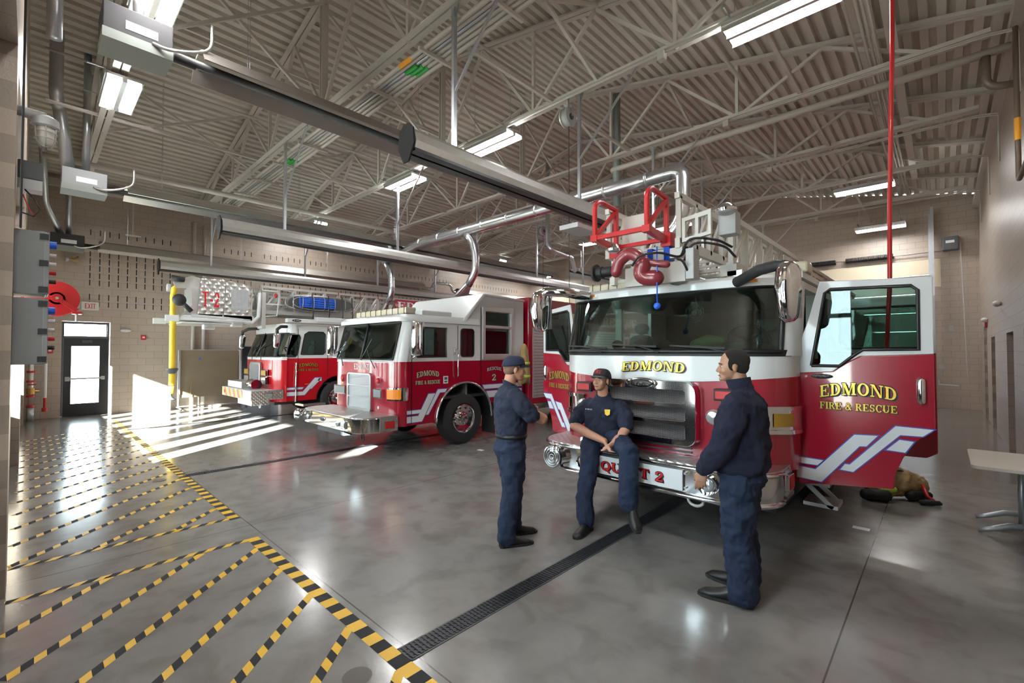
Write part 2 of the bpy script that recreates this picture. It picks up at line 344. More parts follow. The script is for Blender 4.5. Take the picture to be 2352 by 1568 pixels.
def near(o, v, w_=.005):
    a = n.new('ShaderNodeMath'); a.operation = 'SUBTRACT'; l.new(o, a.inputs[0]); a.inputs[1].default_value = v
    c = n.new('ShaderNodeMath'); c.operation = 'ABSOLUTE'; l.new(a.outputs[0], c.inputs[0])
    d = n.new('ShaderNodeMath'); d.operation = 'LESS_THAN'; l.new(c.outputs[0], d.inputs[0]); d.inputs[1].default_value = w_; return d.outputs[0]
fac = None
for o_, v in ((sp.outputs[0], -.5), (sp.outputs[0], -5.25), (sp.outputs[0], -10.85), (sp.outputs[0], -16.4), (sp.outputs[1], 1.6), (sp.outputs[1], 8.2), (sp.outputs[1], 14.5)):
    q = near(o_, v)
    if fac is None: fac = q
    else:
        a = n.new('ShaderNodeMath'); a.operation = 'MAXIMUM'; l.new(fac, a.inputs[0]); l.new(q, a.inputs[1]); fac = a.outputs[0]
l.new(MX(c3, (.08, .07, .06), fac), b.inputs['Base Color'])
rr = n.new('ShaderNodeMapRange'); rr.inputs['To Min'].default_value = .11; rr.inputs['To Max'].default_value = .24; l.new(n1.outputs['Fac'], rr.inputs['Value']); l.new(rr.outputs[0], b.inputs['Roughness'])
b.inputs['Coat Weight'].default_value = .25; b.inputs['Coat Roughness'].default_value = .12
bp = n.new('ShaderNodeBump'); bp.inputs['Strength'].default_value = .06; bp.inputs['Distance'].default_value = .01; l.new(n3.outputs['Fac'], bp.inputs['Height']); l.new(bp.outputs['Normal'], b.inputs['Normal'])
struct(MB().box(XL-.4, XR+1.2, YF-.4, YB+.4, -.3, 0).build('floor', mf))
struct(MB().box(-60, 40, -60, YF-.4, -.3, -.02).build('trim_1', mat('outdoor_concrete', (.6, .58, .55), .8, var=.08)))   # concrete apron outside the bay doors
# left wall with the exit door opening and a dark recess
mb = MB()
fx = FX(XL, 1)
outer = [(-.5, 0), (.58, 0), (.58, 2.64), (1.58, 2.64), (1.58, 0), (5.0, 0), (5.0, 1.98), (6.3, 1.98), (6.3, 0), (YB+.3, 0), (YB+.3, 6.7), (-.5, 6.7)]
mb.plate(outer, fx, .3); ww = mb.build('wall_left', mbw); struct(ww)
# acoustic slots of the left wall: black strips paint the shade inside them
mb = MB(); ys = [1.12+.2045*i for i in range(10)]+[4.43+.2045*i for i in range(5)]+[5.67+.2045*i for i in range(7)]+[7.3+.2045*i for i in range(4)]+[8.52+.2045*i for i in range(10)]+[11.2+.2045*i for i in range(14)]+[15+.2045*i for i in range(20)]
for y in ys:
    for z0, z1 in ((5.1, 5.26), (4.49, 4.64), (4.28, 4.45), (4.08, 4.24), (3.87, 4.03), (3.67, 3.83), (3.26, 3.43), (3.07, 3.22)): mb.box(XL-.02, XL+.001, y-.013, y+.013, z0, z1)
mb.build('acoustic_slots', M['blk'], ww)['kind'] = 'structure'
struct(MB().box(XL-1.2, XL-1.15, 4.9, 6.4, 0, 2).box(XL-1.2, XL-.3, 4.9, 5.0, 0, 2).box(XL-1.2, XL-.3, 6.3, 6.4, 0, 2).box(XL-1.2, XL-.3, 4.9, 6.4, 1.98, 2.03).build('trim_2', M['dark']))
# right wall with recessed doorways
doors = [(8.2, 9.9, 2.14), (11.25, 12.35, 2.14), (14.9, 16.0, 2.14), (17.4, 18.6, 2.5)]
outer = [(-.5, 0)]
for y0, y1, h in doors: outer += [(y0, 0), (y0, h), (y1, h), (y1, 0)]
outer += [(YB+.3, 0), (YB+.3, 6.7), (-.5, 6.7)]
mb = MB(); mb.plate(outer, FX(XR, -1), .22); wr = struct(mb.build('wall_right', mbw))
for i, (y0, y1, h) in enumerate(doors):
    d = MB().box(XR+.2, XR+.25, y0, y1, 0, h).build('door_%d' % (i+2), M['dgrey']); struct(d)
    hd = MB(); hd.cyl((XR+.2, y0+.1, 1.0), (XR+.12, y0+.1, 1.0), .012); hd.cyl((XR+.13, y0+.1, 1.0), (XR+.13, y0+.24, 1.0), .011); hd.build('door_handle', M['steel'], d, True)
# back wall with overhead doors
mb = MB(); outer = [(XL-.3, 0)]; bays = [(-16.0, -11.3), (-10.3, -5.7), (-4.75, -.28)]
for x0, x1 in bays: outer += [(x0, 0), (x0, 4.3), (x1, 4.3), (x1, 0)]
outer += [(XR+.3, 0), (XR+.3, 6.6), (-8.32, 8.6), (XL-.3, 6.6)]
mb.plate(outer, FY(YB, -1), .3); struct(mb.build('wall_back', mbwy))
for i, (x0, x1) in enumerate(bays):
    mb = MB(); k = 7
    for j in range(k): mb.box(x0, x1, YB+.02, YB+.07, 4.3*j/k+.008, 4.3*(j+1)/k-.008)
    d = struct(mb.build('door_%d' % (i+6), M['doorw'], bevel=.006))
    s_ = MB()
    for j in range(k):
        for q in range(4):
            xx = x0+(x1-x0)*(q+.5)/4; s_.box(xx-.03, xx+.03, YB+.0, YB+.02, 4.3*(j+.5)/k-.1, 4.3*(j+.5)/k-.06)
    s_.build('hinge', M['steel'], d)
    struct(MB().box(x0-.3, x1+.28, YB-.02, YB+.0, 4.3, 4.78).box(x1, x1+.28, YB-.02, YB, 3.88, 4.3).build('trim_%d' % (i+3), M['lintel']))
# front wall: piers, header, folding glazed doors in bays B and C, bay A open
mb = MB(); outer = [(XL-.3, 0), (-16.3, 0), (-16.3, 4.1), (-10.99, 4.1), (-10.99, 0), (-10.65, 0), (-10.65, 4.1), (-5.36, 4.1), (-5.36, 0), (-5.0, 0), (-5.0, 4.1), (.6, 4.1), (.6, 0), (XR+.3, 0), (XR+.3, 6.6), (-8.32, 8.6), (XL-.3, 6.6)]
mb.plate(outer, lambda u, v, w: Vector((u, YF-w*-1, v)), .4); struct(mb.build('wall_front', mbwy))
def leafdoor(num, x0, x1, lites):
    hol = [[(a, z0), (b_, z0), (b_, z1), (a, z1)] for a, b_ in lites for z0, z1 in ((.8, 2.42), (2.5, 3.95))]
    mb = MB(); mb.plate([(x0, 0), (x1, 0), (x1, 4.1), (x0, 4.1)], FY(YF-.2, -1), .06, hol); d = struct(mb.build('door_%d' % num, M['frameb']))
    gm = MB()
    for a, b_ in lites: gm.box(a, b_, YF-.235, YF-.228, .8, 3.95)
    gm.build('pane', M['wglass'], d)
leafdoor(9, -10.65, -5.36, [(-10.63, -10.04), (-9.62, -8.98), (-8.62, -8.06), (-7.6, -7.0), (-6.6, -6.0)])
leafdoor(11, -5.0, .6, [(-4.92, -4.3), (-3.6, -2.9), (-1.9, -1.2)])
leafdoor(10, -16.3, -10.99, [(-16.28, -16.1), (-15.78, -15.1), (-14.75, -14.1), (-13.7, -13.05), (-12.6, -11.95), (-11.6, -11.05)])
struct(MB().box(-17.5, -4.9, -3.1, -.5, 3.66, 4.35).build('trim_7', M['lgrey']))         # unseen canopy added over the bay doors to cut off the higher sun
struct(MB().box(XR, XR+.4, -12.3, -8.4, -.02, 9).box(XR, XR+.4, -7.2, -.5, -.02, 9).box(XR, XR+.4, -8.4, -7.2, -.02, 5.6).box(XR, XR+.4, -8.4, -7.2, 6.5, 9).build('wall_sun_block', mbw))   # unseen wall added outside to block the sun, gap lets one patch in
# ceiling: corrugated deck, two slopes
mb = MB(); P_ = .2032
for s_, xa, xb in ((-1, -8.32, XL-.3), (1, -8.32, XR+.3)):
    L = abs(xb-xa); prof = []; k = 0
    while k*P_ < L:
        x = k*P_
        for dx, dz in ((0, 0), (.105, 0), (.12, .095), (.19, .095)): prof.append((xa+s_*(x+dx), dz))
        k += 1
    ra = [Vector((x, YF-.4, zroof(x)+dz)) for x, dz in prof]; rb = [Vector((x, YB+.3, zroof(x)+dz)) for x, dz in prof]
    kk = len(mb.v); m_ = len(prof); mb.add(ra+rb, [(i, i+1, i+1+m_, i+m_) for i in range(m_-1)])
    top = [(xa, 8.8), (xb, zroof(xb)+.2)]
    mb.add([(xa, YF-.4, 8.72), (xb, YF-.4, zroof(xb)+.15), (xb, YB+.3, zroof(xb)+.15), (xa, YB+.3, 8.72)], [(0, 1, 2, 3)])
struct(mb.build('ceiling', M['deck']))
# open-web roof trusses across the bays
TY = [.91+2.77*i for i in range(7)]; ZB = 6.27; onames = ['first', 'second', 'third', 'fourth', 'fifth', 'sixth', 'seventh']
for i, y in enumerate(TY):
    t = thing('roof_truss', 'tan painted open-web steel roof truss, %s counted from the glazed front wall' % onames[i], 'roof truss', (-8.32, y, ZB), 'open-web roof trusses')
    def chord(name, p, q):
        mb = MB()
        for s_ in (-1, 1):
            o_ = Vector((0, s_*.055, 0)); p_, q_ = Vector(p)+o_, Vector(q)+o_
            mb.obox(p_, q_, .09, .012); mb.obox(p_-Vector((0, s_*.038, -.045*(1 if name != 'bottom_chord' else 1))), q_-Vector((0, s_*.038, -.045)), .012, .09)
        mb.build(name, M['truss'], t)
    chord('top_chord', (XL, y, zroof(XL)-.12), (-8.32, y, 8.45)); chord('top_chord', (-8.32, y, 8.45), (XR, y, zroof(XR)-.12)); chord('bottom_chord', (XL+.15 if i else XL+.15, y, ZB), (XR-.3, y, ZB))
    mb = MB(); mb.box(-8.37, -8.345, y-.06, y+.06, ZB, 8.4); mb.box(-8.295, -8.27, y-.06, y+.06, ZB, 8.4); mb.build('king_post', M['truss'], t)
    xs = [-16.6, -13.85, -11.1]
    for side in (1, -1):
        f = lambda x: -8.32+side*(x+8.32)
        for k, x in enumerate(xs):
            xa = xs[k+1] if k < 2 else -8.32; m_ = (x+xa)/2
            segs = [((f(x), ZB), (f(x), zroof(x)-.14))] if k else []
            segs += [((f(m_), zroof(m_)-.14), (f(xa), ZB)), ((f(m_), zroof(m_)-.14), (f(x), ZB))]
            for (a, za), (c, zc) in segs:
                MB().obox((a, y, za), (c, y, zc), .055, .055, (0, 1, 0)).build('web_member', M['truss'], t)
# bearing beam at the back and left wall, long bracing lines
struct(MB().box(XL, XL+.12, 0, YB, 6.3, 6.5).build('trim_8', M['truss'])); struct(MB().box(XR-.12, XR, 0, YB, 6.25, 6.42).build('trim_9', M['truss']))
mb = MB()
for y0 in (TY[0], TY[2], TY[4]):
    for xx in (-14.9, -11.6, -5.04, -1.7):
        pass
for i, x in enumerate((-14.9, -11.6, -5.04, -1.74)):
    tag(MB().obox((x, .1, ZB+.03), (x, YB, ZB+.03), .05, .05).build('bracing_angle', M['truss']), 'long tan bracing angle running over the lower truss chords, %s from the right wall' % ('fourth', 'third', 'second', 'first')[i], 'bracing', 'bracing angles under the roof')
for i in range(6):
    for j, (xa, xb) in enumerate(((-8.32, -8.32),)):
        y0, y1 = TY[i], TY[i+1]
        t = thing('cross_brace', 'crossed tan angle braces under the ridge between the %s and %s roof trusses' % (onames[i], onames[i+1]), 'brace', (-8.32, y0, ZB), 'ridge cross braces')
        MB().obox((-8.25, y0, ZB), (-8.25, y1, 8.3), .05, .05).build('brace', M['truss'], t); MB().obox((-8.39, y0, 8.3), (-8.39, y1, ZB), .05, .05).build('brace', M['truss'], t)
    for x, wd in ((-12.4, 'left'), (-4.2, 'right')):
        if i in (0, 1, 3):
            t = thing('cross_brace', 'tan diagonal angle braces over the %s bays between the %s and %s roof trusses' % (wd, onames[i], onames[i+1]), 'brace', (x, TY[i], ZB), 'slope cross braces')
            MB().obox((x, TY[i], ZB), (x+.1, TY[i+1], zroof(x)-.1), .05, .05).build('brace', M['truss'], t)
            MB().obox((x+.1, TY[i+1], ZB), (x, TY[i], zroof(x)-.1), .05, .05).build('brace', M['truss'], t)
# ================= under the roof: lights, heaters, rails, ducts, pipes =================
def tl(x0, y, z, label, first=None):
    if first is None:
        t = thing('tube_light', label, 'ceiling light', (x0, y, z), 'twin tube lights under the roof')
        mb = MB(); mb.box(x0, x0+1.27, y-.24, y+.24, z+.06, z+.10); mb.box(x0, x0+1.27, y-.03, y+.03, z, z+.06)
        for s_ in (-1, 1): mb.obox((x0, y+s_*.22, z+.045), (x0+1.27, y+s_*.22, z+.045), .012, .1)
        mb.build('housing', M['alum'], t)
        for s_ in (-1, 1):
            c = MB(); c.box(x0+.02, x0+1.25, y+s_*.13-.08, y+s_*.13+.08, z+.005, z+.03); c.build('tube', M['wglow'], t)
        r = MB()
        for xx in (x0+.1, x0+1.17): r.cyl((xx, y, z+.1), (xx, y, z+1.45), .006, 6)
        for xx in (x0+.1, x0+1.17): r.box(xx-.01, xx+.01, y-.44, y, z+.165, z+.18)
        r.build('hanger', M['galv'], t); return t
    c = copy_tree(first); c.location = (x0, y, z); c['label'] = label; return c
L1 = tl(-2.1, 6.55, 6.1, 'largest twin tube ceiling light, near the top of the frame over the right bay')
for x, y, s_ in ((-7.4, 6.55, 'twin tube ceiling light just right of the long brown heater above the middle bay'), (-10.63, 6.55, 'twin tube ceiling light behind the first rail post, left of the middle bay duct'),
    (-2.1, .97, 'twin tube ceiling light over the right bay nearest the front doors'), (-16.4, 6.65, 'small twin tube ceiling light above the white heater shell over the far left bay'), (-10.7, .97, 'dazzling twin tube ceiling light hanging above the second heater box at far left'),
    (-7.4, 1.0, 'dazzling twin tube ceiling light cut by the top edge behind the nearest heater box'), (-2.1, 15.15, 'twin tube ceiling light behind the red cord on the right, nearer of the two'),
    (-2.05, 19.4, 'twin tube ceiling light near the back wall at right'), (-10.6, 15.3, 'twin tube ceiling light just left of the red ladder cage'),
    (-16.4, 15.4, 'twin tube ceiling light beside the small vertical pipe over the far left bay'), (-7.4, 15.2, 'twin tube ceiling light behind the ladder truss of the right engine'), (-16.4, 19.4, 'faint twin tube ceiling light farthest back on the left')):
    tl(x, y if y < 19 else 18.8, 6.1 if y < 19 else 5.76, s_, L1)
# radiant tube heaters
def heater(x, z, y0, y1, label, burner=True, shell='heat', hood=.36, bx=.35):
    t = thing('radiant_heater', label, 'heater', (x, y0, z))
    mb = MB(); w_ = hood
    prof = [(-w_, -.02), (-w_*.6, .17), (-.08, .22), (.08, .22), (w_*.6, .17), (w_, -.02), (w_-.01, -.03), (w_*.6-.01, .155), (0, .2), (-w_*.6+.01, .155), (-w_+.01, -.03)]
    mb.loft([[Vector((x+a, yy, z+c)) for a, c in prof] for yy in (y0, y1)]); mb.build('reflector', M[shell], t)
    q = MB(); q.cyl((x, y0-.25, z+.06), (x, y1, z+.06), .05, 12); q.build('burner_tube', M['soot'], t, True)
    if burner:
        b_ = MB(); b_.box(x-bx*.8, x+bx*.6, y0-.95, y0-.3, z-.12, z+.3); bo = b_.build('burner_box', M['grey'] if shell == 'bright' else mat('burner_enamel', (.035, .034, .036), .75), t, bevel=.01); MB().box(x-bx*.8, x+bx*.6+.003, y0-.953, y0-.297, z-.123, z-.01).build('base_tray', mat('tray_enamel', (.22, .24, .22), .6), bo); MB().cyl((x-.02, y0-.32, z+.06), (x-.02, y0-.02, z+.06), .065, 16).build('tube_adapter', M['black'], t, 'auto')
        lb = MB(); lb.box(x+bx*.6, x+bx*.6+.004, y0-.75, y0-.45, z+.05, z+.15); lb.build('nameplate', M['wdec'], t)
        g_ = MB(); g_.tube([*spl([(x+bx*.6, y0-.5, z), (x+bx*.75, y0-.35, z-.03), (x+bx*.8, y0-.1, z+.05), (x+bx*.75, y0+.08, z+.2), (x+bx*.75, y0+.1, z+.5)])], .02, 8); g_.build('gas_line', M['alum'], t, True)
        a_ = MB(); a_.cyl((x-.1, y0-.6, z+.3), (x-.1, y0-.6, zroof(x)), .06, 12); a_.build('air_intake', M['galv'], t, True)
    h = MB(); yy = y0+.6
    while yy < y1:
        for s_ in (-1, 1): h.cyl((x+s_*.05, yy, z+.2), (x+s_*.05, yy, zroof(x)-.1), .004, 5)
        yy += 2.9
    h.build('hanger', M['galv'], t); return t
heater(-7.05, 5.5, 1.45, 14.2, 'long brown radiant tube heater sloping across the top with a dark grey burner box')
heater(-12.25, 5.02, 1.3, 15.5, 'bright radiant tube heater with small pale burner box over the tower ladder bay', shell='bright')
heater(-16.85, 4.6, 1.25, 12.0, 'radiant tube heater running along the slotted left wall, lowest of them', shell='heat', hood=.28, bx=.25)
heater(-16.85, 4.6, 14.0, 19.0, 'short radiant heater reflector on the slotted wall past the bent silver pipe', burner=False, hood=.28)
heater(-10.9, 5.0, 15.2, 19.6, 'pale radiant heater reflector starting right of the vertical silver pipe at the back', burner=False, shell='bright')
# exhaust extraction rails with strut hangers
def rail(x, y0, y1, z, label, posts):
    t = thing('exhaust_rail', label, 'exhaust rail', (x, y0, z))
    mb = MB(); prof = [(-.13, 0), (-.15, .08), (-.12, .19), (-.04, .26), (.04, .26), (.12, .19), (.15, .08), (.13, 0), (.10, 0), (.12, .08), (.0, .2), (-.12, .08), (-.10, 0)]
    mb.loft([[Vector((x+a, yy, z+c)) for a, c in prof] for yy in (y0, y1)]); mb.build('rail_profile', M['alum'], t)
    q = MB(); q.box(x-.13, x-.02, y0, y1, z-.035, z); q.box(x+.02, x+.13, y0, y1, z-.035, z); q.build('rubber_seal', M['blk'], t)
    e = MB(); e.plate([(-.05, -.15), (.05, -.15), (.16, .04), (.14, .22), (.05, .30), (-.05, .30), (-.14, .22), (-.16, .04)], lambda u, v, w_: Vector((x+u, y0-.02+w_, z+v)), .02); e.build('end_cap', mat('matte_black', (.01, .01, .01), 1), t)
    for y in posts:
        p = MB(); p.box(x-.025, x+.025, y-.025, y+.025, z+.26, ZB-.05); p.add([(x-.08, y, ZB-.02), (x+.08, y, ZB-.02), (x+.03, y, ZB-.16), (x-.03, y, ZB-.16), (x-.08, y+.01, ZB-.02), (x+.08, y+.01, ZB-.02), (x+.03, y+.01, ZB-.16), (x-.03, y+.01, ZB-.16)], [(0, 1, 2, 3), (7, 6, 5, 4), (0, 1, 5, 4), (2, 3, 7, 6)])
        o_ = p.build('hanger_post', M['galv'], t)
        MB().obox((x, y, z+.95), (x+1.1, y, ZB-.02), .03, .03).build('brace', M['galv'], o_)
    return t
rail(-4.5, 3.0, 18.4, 4.15, 'aluminium exhaust rail with black end cap over the right engine', TY[1:])
rail(-10.15, 2.5, 17.5, 4.13, 'aluminium exhaust rail over the middle engine', TY[1:6])
rail(-15.9, 2.45, 14, 4.1, 'aluminium exhaust rail behind the tower ladder basket', TY[1:5])
MB.bend = None
def pipe(name, pts, r, m, label, cat, group=None, n=12, collars=(), parent=None):
    P = [Vector(p) for p in pts]; out = [P[0]]
    for i in range(1, len(P)-1):
        a, c, d = P[i-1], P[i], P[i+1]; rr_ = min(r*3, (c-a).length*.45, (d-c).length*.45); u, v = (a-c).normalized(), (d-c).normalized()
        for k in range(7):
            t_ = k/6; out.append((c+u*rr_)*(1-t_)**2+c*2*t_*(1-t_)+(c+v*rr_)*t_*t_)
    out.append(P[-1]); mb = MB(); mb.tube(out, r, n)
    for a, d in collars: mb.cyl(a, d, r*1.07, n)
    o = mb.build(name, m, parent, True)
    if label: tag(o, label, cat, group)
    return o
# galvanised exhaust duct with drops
t = thing('exhaust_duct', 'long galvanised round duct crossing above the rails with two drooping branches', 'duct', (-11.4, 7.9, 5.0))
pipe('main_run', [(-13.2, 7.9, 4.72), (-11.4, 7.9, 5.0), (-3.95, 7.9, 5.02), (-3.45, 7.9, 5.02), (-3.3, 7.9, 4.95), (-3.3, 7.9, 4.1), (-3.75, 7.9, 3.75)], .13, M['duct'], None, None, n=18, parent=t)
mb = MB()
for k in range(9): x = -11.2+k*.9; mb.cyl((x, 7.9, 5.02), (x+.05, 7.9, 5.02), .137, 18)
mb.build('band', M['galv'], t, True)
for xx, zz in ((-8.9, 5.0), (-12.9, 4.75)):
    pipe('branch', [(xx-.25, 7.9, zz-.05), (xx+.1, 7.9, zz-.45), (xx+.15, 7.9, zz-1.1), (xx-.15, 7.9, zz-1.45)], .10, M['duct'], None, None, n=14, parent=t)
    nz = MB(); c = Vector((xx-.15, 7.9, zz-1.42)); d = Vector((-.3, 0, -.3)); r0 = [c+Vector((.07*math.cos(a)*.7, .1*math.sin(a), -.07*math.cos(a)*.7)) for a in [2*PI*i/12 for i in range(12)]]; r1 = [c+d+Vector((.03*math.cos(a), .26*math.sin(a), -.03*math.cos(a))) for a in [2*PI*i/12 for i in range(12)]]; nz.loft([r0, r1]); nz.build('nozzle', M['galv'], t)
pipe('vent_pipe', [(-9.2, 11.4, 7.9), (-9.2, 11.4, 5.3), (-9.05, 11.4, 5.05), (-9.05, 12.5, 4.95), (-10.7, 15.0, 5.05)], .075, M['galv'], 'thin silver vent pipe dropping from the roof to the pale heater at the back', 'pipe')
pipe('vent_pipe', [(-5.5, 9.4, 7.9), (-5.5, 9.4, 5.2)], .09, mat('green_grey_pipe', (.22, .26, .25), .5), 'grey green vertical pipe behind the bent end of the duct', 'pipe')
pipe('connecting_pipe', [(-16.85, 12.0, 4.62), (-16.85, 12.5, 4.62), (-16.85, 12.6, 4.95), (-16.85, 13.6, 4.95), (-16.85, 13.7, 4.62), (-16.85, 14.1, 4.62)], .06, M['duct'], 'silver pipe with two bends joining the heaters on the slotted wall', 'pipe')
# gas and sprinkler mains, conduits
pipe('sprinkler_main', [(-5.6, 9.5, 6.07), (-5.6, 9.35, 6.07), (XR-.1, 9.35, 6.07)], .06, M['pipe'], 'fat tan main pipe sloping up to the right wall below a truss chord', 'pipe')
pipe('sprinkler_main', [(-13.4, .1, 5.85), (-13.4, 9.6, 5.85), (-12.9, 9.7, 5.85), (-5.6, 9.7, 5.95)], .065, M['pipe'], 'fat pale pipe behind the bright heater, turning toward the ridge', 'pipe')
pipe('sprinkler_main', [(-8.9, 4.6, 7.1), (-8.9, 19, 7.1)], .06, M['pipe'], 'fat tan pipe with a green label running along the ridge', 'pipe')
pipe('branch_line', [(-11.4, .1, 7.15), (-11.4, 19, 7.15)], .025, M['pipe'], 'thin tan sprinkler line high over the nearest heater', 'pipe', 'thin sprinkler branch lines')
pipe('branch_line', [(-6.0, 4, 7.35), (-6.0, 19, 7.35)], .025, M['pipe'], 'thin tan sprinkler line right of the ridge', 'pipe', 'thin sprinkler branch lines')
pipe('branch_line', [(-2.6, .4, 6.75), (-2.6, 19, 6.75)], .03, M['pipe'], 'tan sprinkler line passing above the largest light', 'pipe', 'thin sprinkler branch lines')
t = thing('conduit_bundle', 'bundle of parallel pale conduits on slotted hangers, with green and orange labels', 'conduits', (-11, 3.9, 6.2))
mt = M['pipe']
for k, (dy, dz, r) in enumerate(((-.17, -.02, .035), (-.09, 0, .035), (.0, .02, .028), (.07, .01, .03), (.14, .0, .03), (.21, -.02, .035))):
    pipe('conduit', [(-17.2, 3.95+dy, 6.13+dz), (-.4, 3.95+dy, 6.13+dz)], r, mt if k != 2 else M['tubeg'], None, None, n=8, parent=t)
for k in range(12): MB().box(-16.5+1.4*k, -16.46+1.4*k, 3.68, 4.3, 6.04, 6.09).build('strut_hanger', M['truss'], t)
mb = MB()
for xx in (-6.0, -10.9):
    for dy in (.0, .07, .14, .21): mb.cyl((xx+dy*.6, 3.95+dy, 6.13), (xx+.3+dy*.6, 3.95+dy, 6.13), .0375, 8)
mb.build('green_label', M['green'], t); MB().cyl((-5.9, 3.78, 6.11), (-5.6, 3.78, 6.11), .038, 8).build('orange_label', M['orange'], t)
for i, (yy, x0) in enumerate(((6.34, -8.6), (12.15, -9), (14.6, -6.0), (9.1, -3.2), (17.7, -6))):
    t = thing('conduit_pair', 'pair of thin tan conduits strapped along the %s roof truss to the right' % ('third', 'fifth', 'sixth', 'fourth', 'seventh')[i], 'conduits', (x0, yy, 6.2), 'conduit pairs along trusses')
    for k in range(2): pipe('conduit', [(x0, yy+.05*k, 6.2+.05*k), (XR-.35, yy+.05*k, 6.2+.05*k), (XR-.05, yy+.05*k, 6.15+.05*k), (XR-.05, yy+.05*k, 5.3)], .014, M['pipe'], None, None, n=6, parent=t)
    MB().box(-3.0, -2.9, yy-.05, yy+.06, 6.1, 6.22).build('conduit_box', M['pipe'], t)
for i, x in enumerate((-.9, -.78, -.72, -.66)):
    pipe('roof_conduit', [(x, .5, 6.45), (x, 17.6 if i else 15, 6.45)], .022, M['pipe'], 'tan conduit running front to back at the right wall, %s from the wall' % ('fourth', 'third', 'second', 'nearest')[i], 'conduit', 'conduits running front to back')
tag(MB().box(-.55, -.42, .5, 16.5, 6.5, 6.53).build('flat_strap', M['truss']), 'flat tan steel strap running front to back beside the conduits', 'strap')
t = tag(MB().obox((-8.6, 1.0, 6.9), (-8.6, 19, 6.9), .04, .04).build('slotted_strut', M['pipe']), 'pale slotted steel strut running under the ridge', 'strut')
pipe('gas_drop', [(XR-.08, 9.1, 6.2), (XR-.08, 9.1, 4.3), (XR-.08, 9.1, 4.1), (XR-.08, 7.9, 4.12)], .03, M['pipeb'], 'brown gas pipe bent on the right wall with a yellow band', 'pipe')
tag(MB().cyl((XR-.08, 9.1, 4.65), (XR-.08, 9.1, 4.95), .033, 10).build('pipe_marker', M['orange']), 'yellow marker band on the brown pipe at the right wall', 'label')
pipe('sprinkler_valve_pipe', [(XR-.35, 9.3, 6.0), (XR-.35, 9.3, 5.55), (XR-.02, 9.3, 5.5)], .05, M['pipeb'], 'short brown elbow pipe entering the right wall near the roof', 'pipe')
pipe('wall_conduit', [(XL+.07, 3.56, 0), (XL+.07, 3.56, 5.95)], .05, M['pipe'], 'vertical tan pipe on the slotted wall, left of two', 'pipe', 'vertical pipes on the slotted wall')
pipe('wall_conduit', [(XL+.07, 3.85, 0), (XL+.07, 3.85, 5.9)], .05, M['pipe'], 'vertical tan pipe on the slotted wall, right of two', 'pipe', 'vertical pipes on the slotted wall')
pipe('vent_stack', [(-12.0, .25, 8.0), (-12.0, .25, 6.6), (-12.25, .3, 6.5), (-12.25, .45, 5.3)], .10, M['galv'], 'galvanised vent stack running down to the second heater box at left', 'pipe')
pipe('vent_stack', [(-15.2, .1, 7.0), (-16.6, .2, 5.6), (-16.85, .5, 4.9)], .07, M['galv'], 'slanting galvanised vent pipe to the heater box by the slotted wall', 'pipe')
pipe('vent_stack', [(-9.0, .16, 8.0), (-9.0, .16, 6.2)], .085, M['galv'], 'tall galvanised pipe at the top left beside the near pier', 'pipe')
# hose reels and cords
def cordreel(x, y, z, label, first=None):
    if first:
        c = copy_tree(first); c.location = (x, y, z); c['label'] = label; return c
    t = thing('cord_reel', label, 'cord reel', (x, y, z), 'grey round cord reels')
    MB().lathe([(.05, -.08), (.15, -.08), (.17, -.05), (.14, -.03), (.14, .03), (.17, .05), (.15, .08), (.05, .08)], (x, y, z), 'x', 28).build('drum', M['lgrey'], t, 'auto')
    MB().lathe([(.0, .0), (.055, .0), (.055, .02), (0, .02)], (x+.075, y, z), 'x', 16).build('hub', M['dgrey'], t)
    mb = MB(); mb.box(x-.02, x+.02, y-.02, y+.02, z+.15, z+.36); mb.tube([(x-.1, y, z-.02), (x-.1, y, z+.17), (x+.1, y, z+.17), (x+.1, y, z)], .012, 6); mb.build('bracket', M['lgrey'], t)
    MB().cyl((x+.03, y, z-.16), (x+.03, y, z-3.3), .006, 6).build('cord', M['blk'], t); return t
c0 = cordreel(-4.75, 6.45, 5.92, 'grey round cord reel hanging above the right engine ladder, largest of the reels')
cordreel(-9.9, 11.99, 5.92, 'grey round cord reel above the boxy white roof of the middle engine', c0)
cordreel(-4.9, 11.99, 5.92, 'grey round cord reel behind the red ladder cage and engine', c0)
t = thing('red_air_line', 'red air hose hanging straight down in front of the right engine door', 'hose', (-.15, 5.25, 6.0)) if False else None
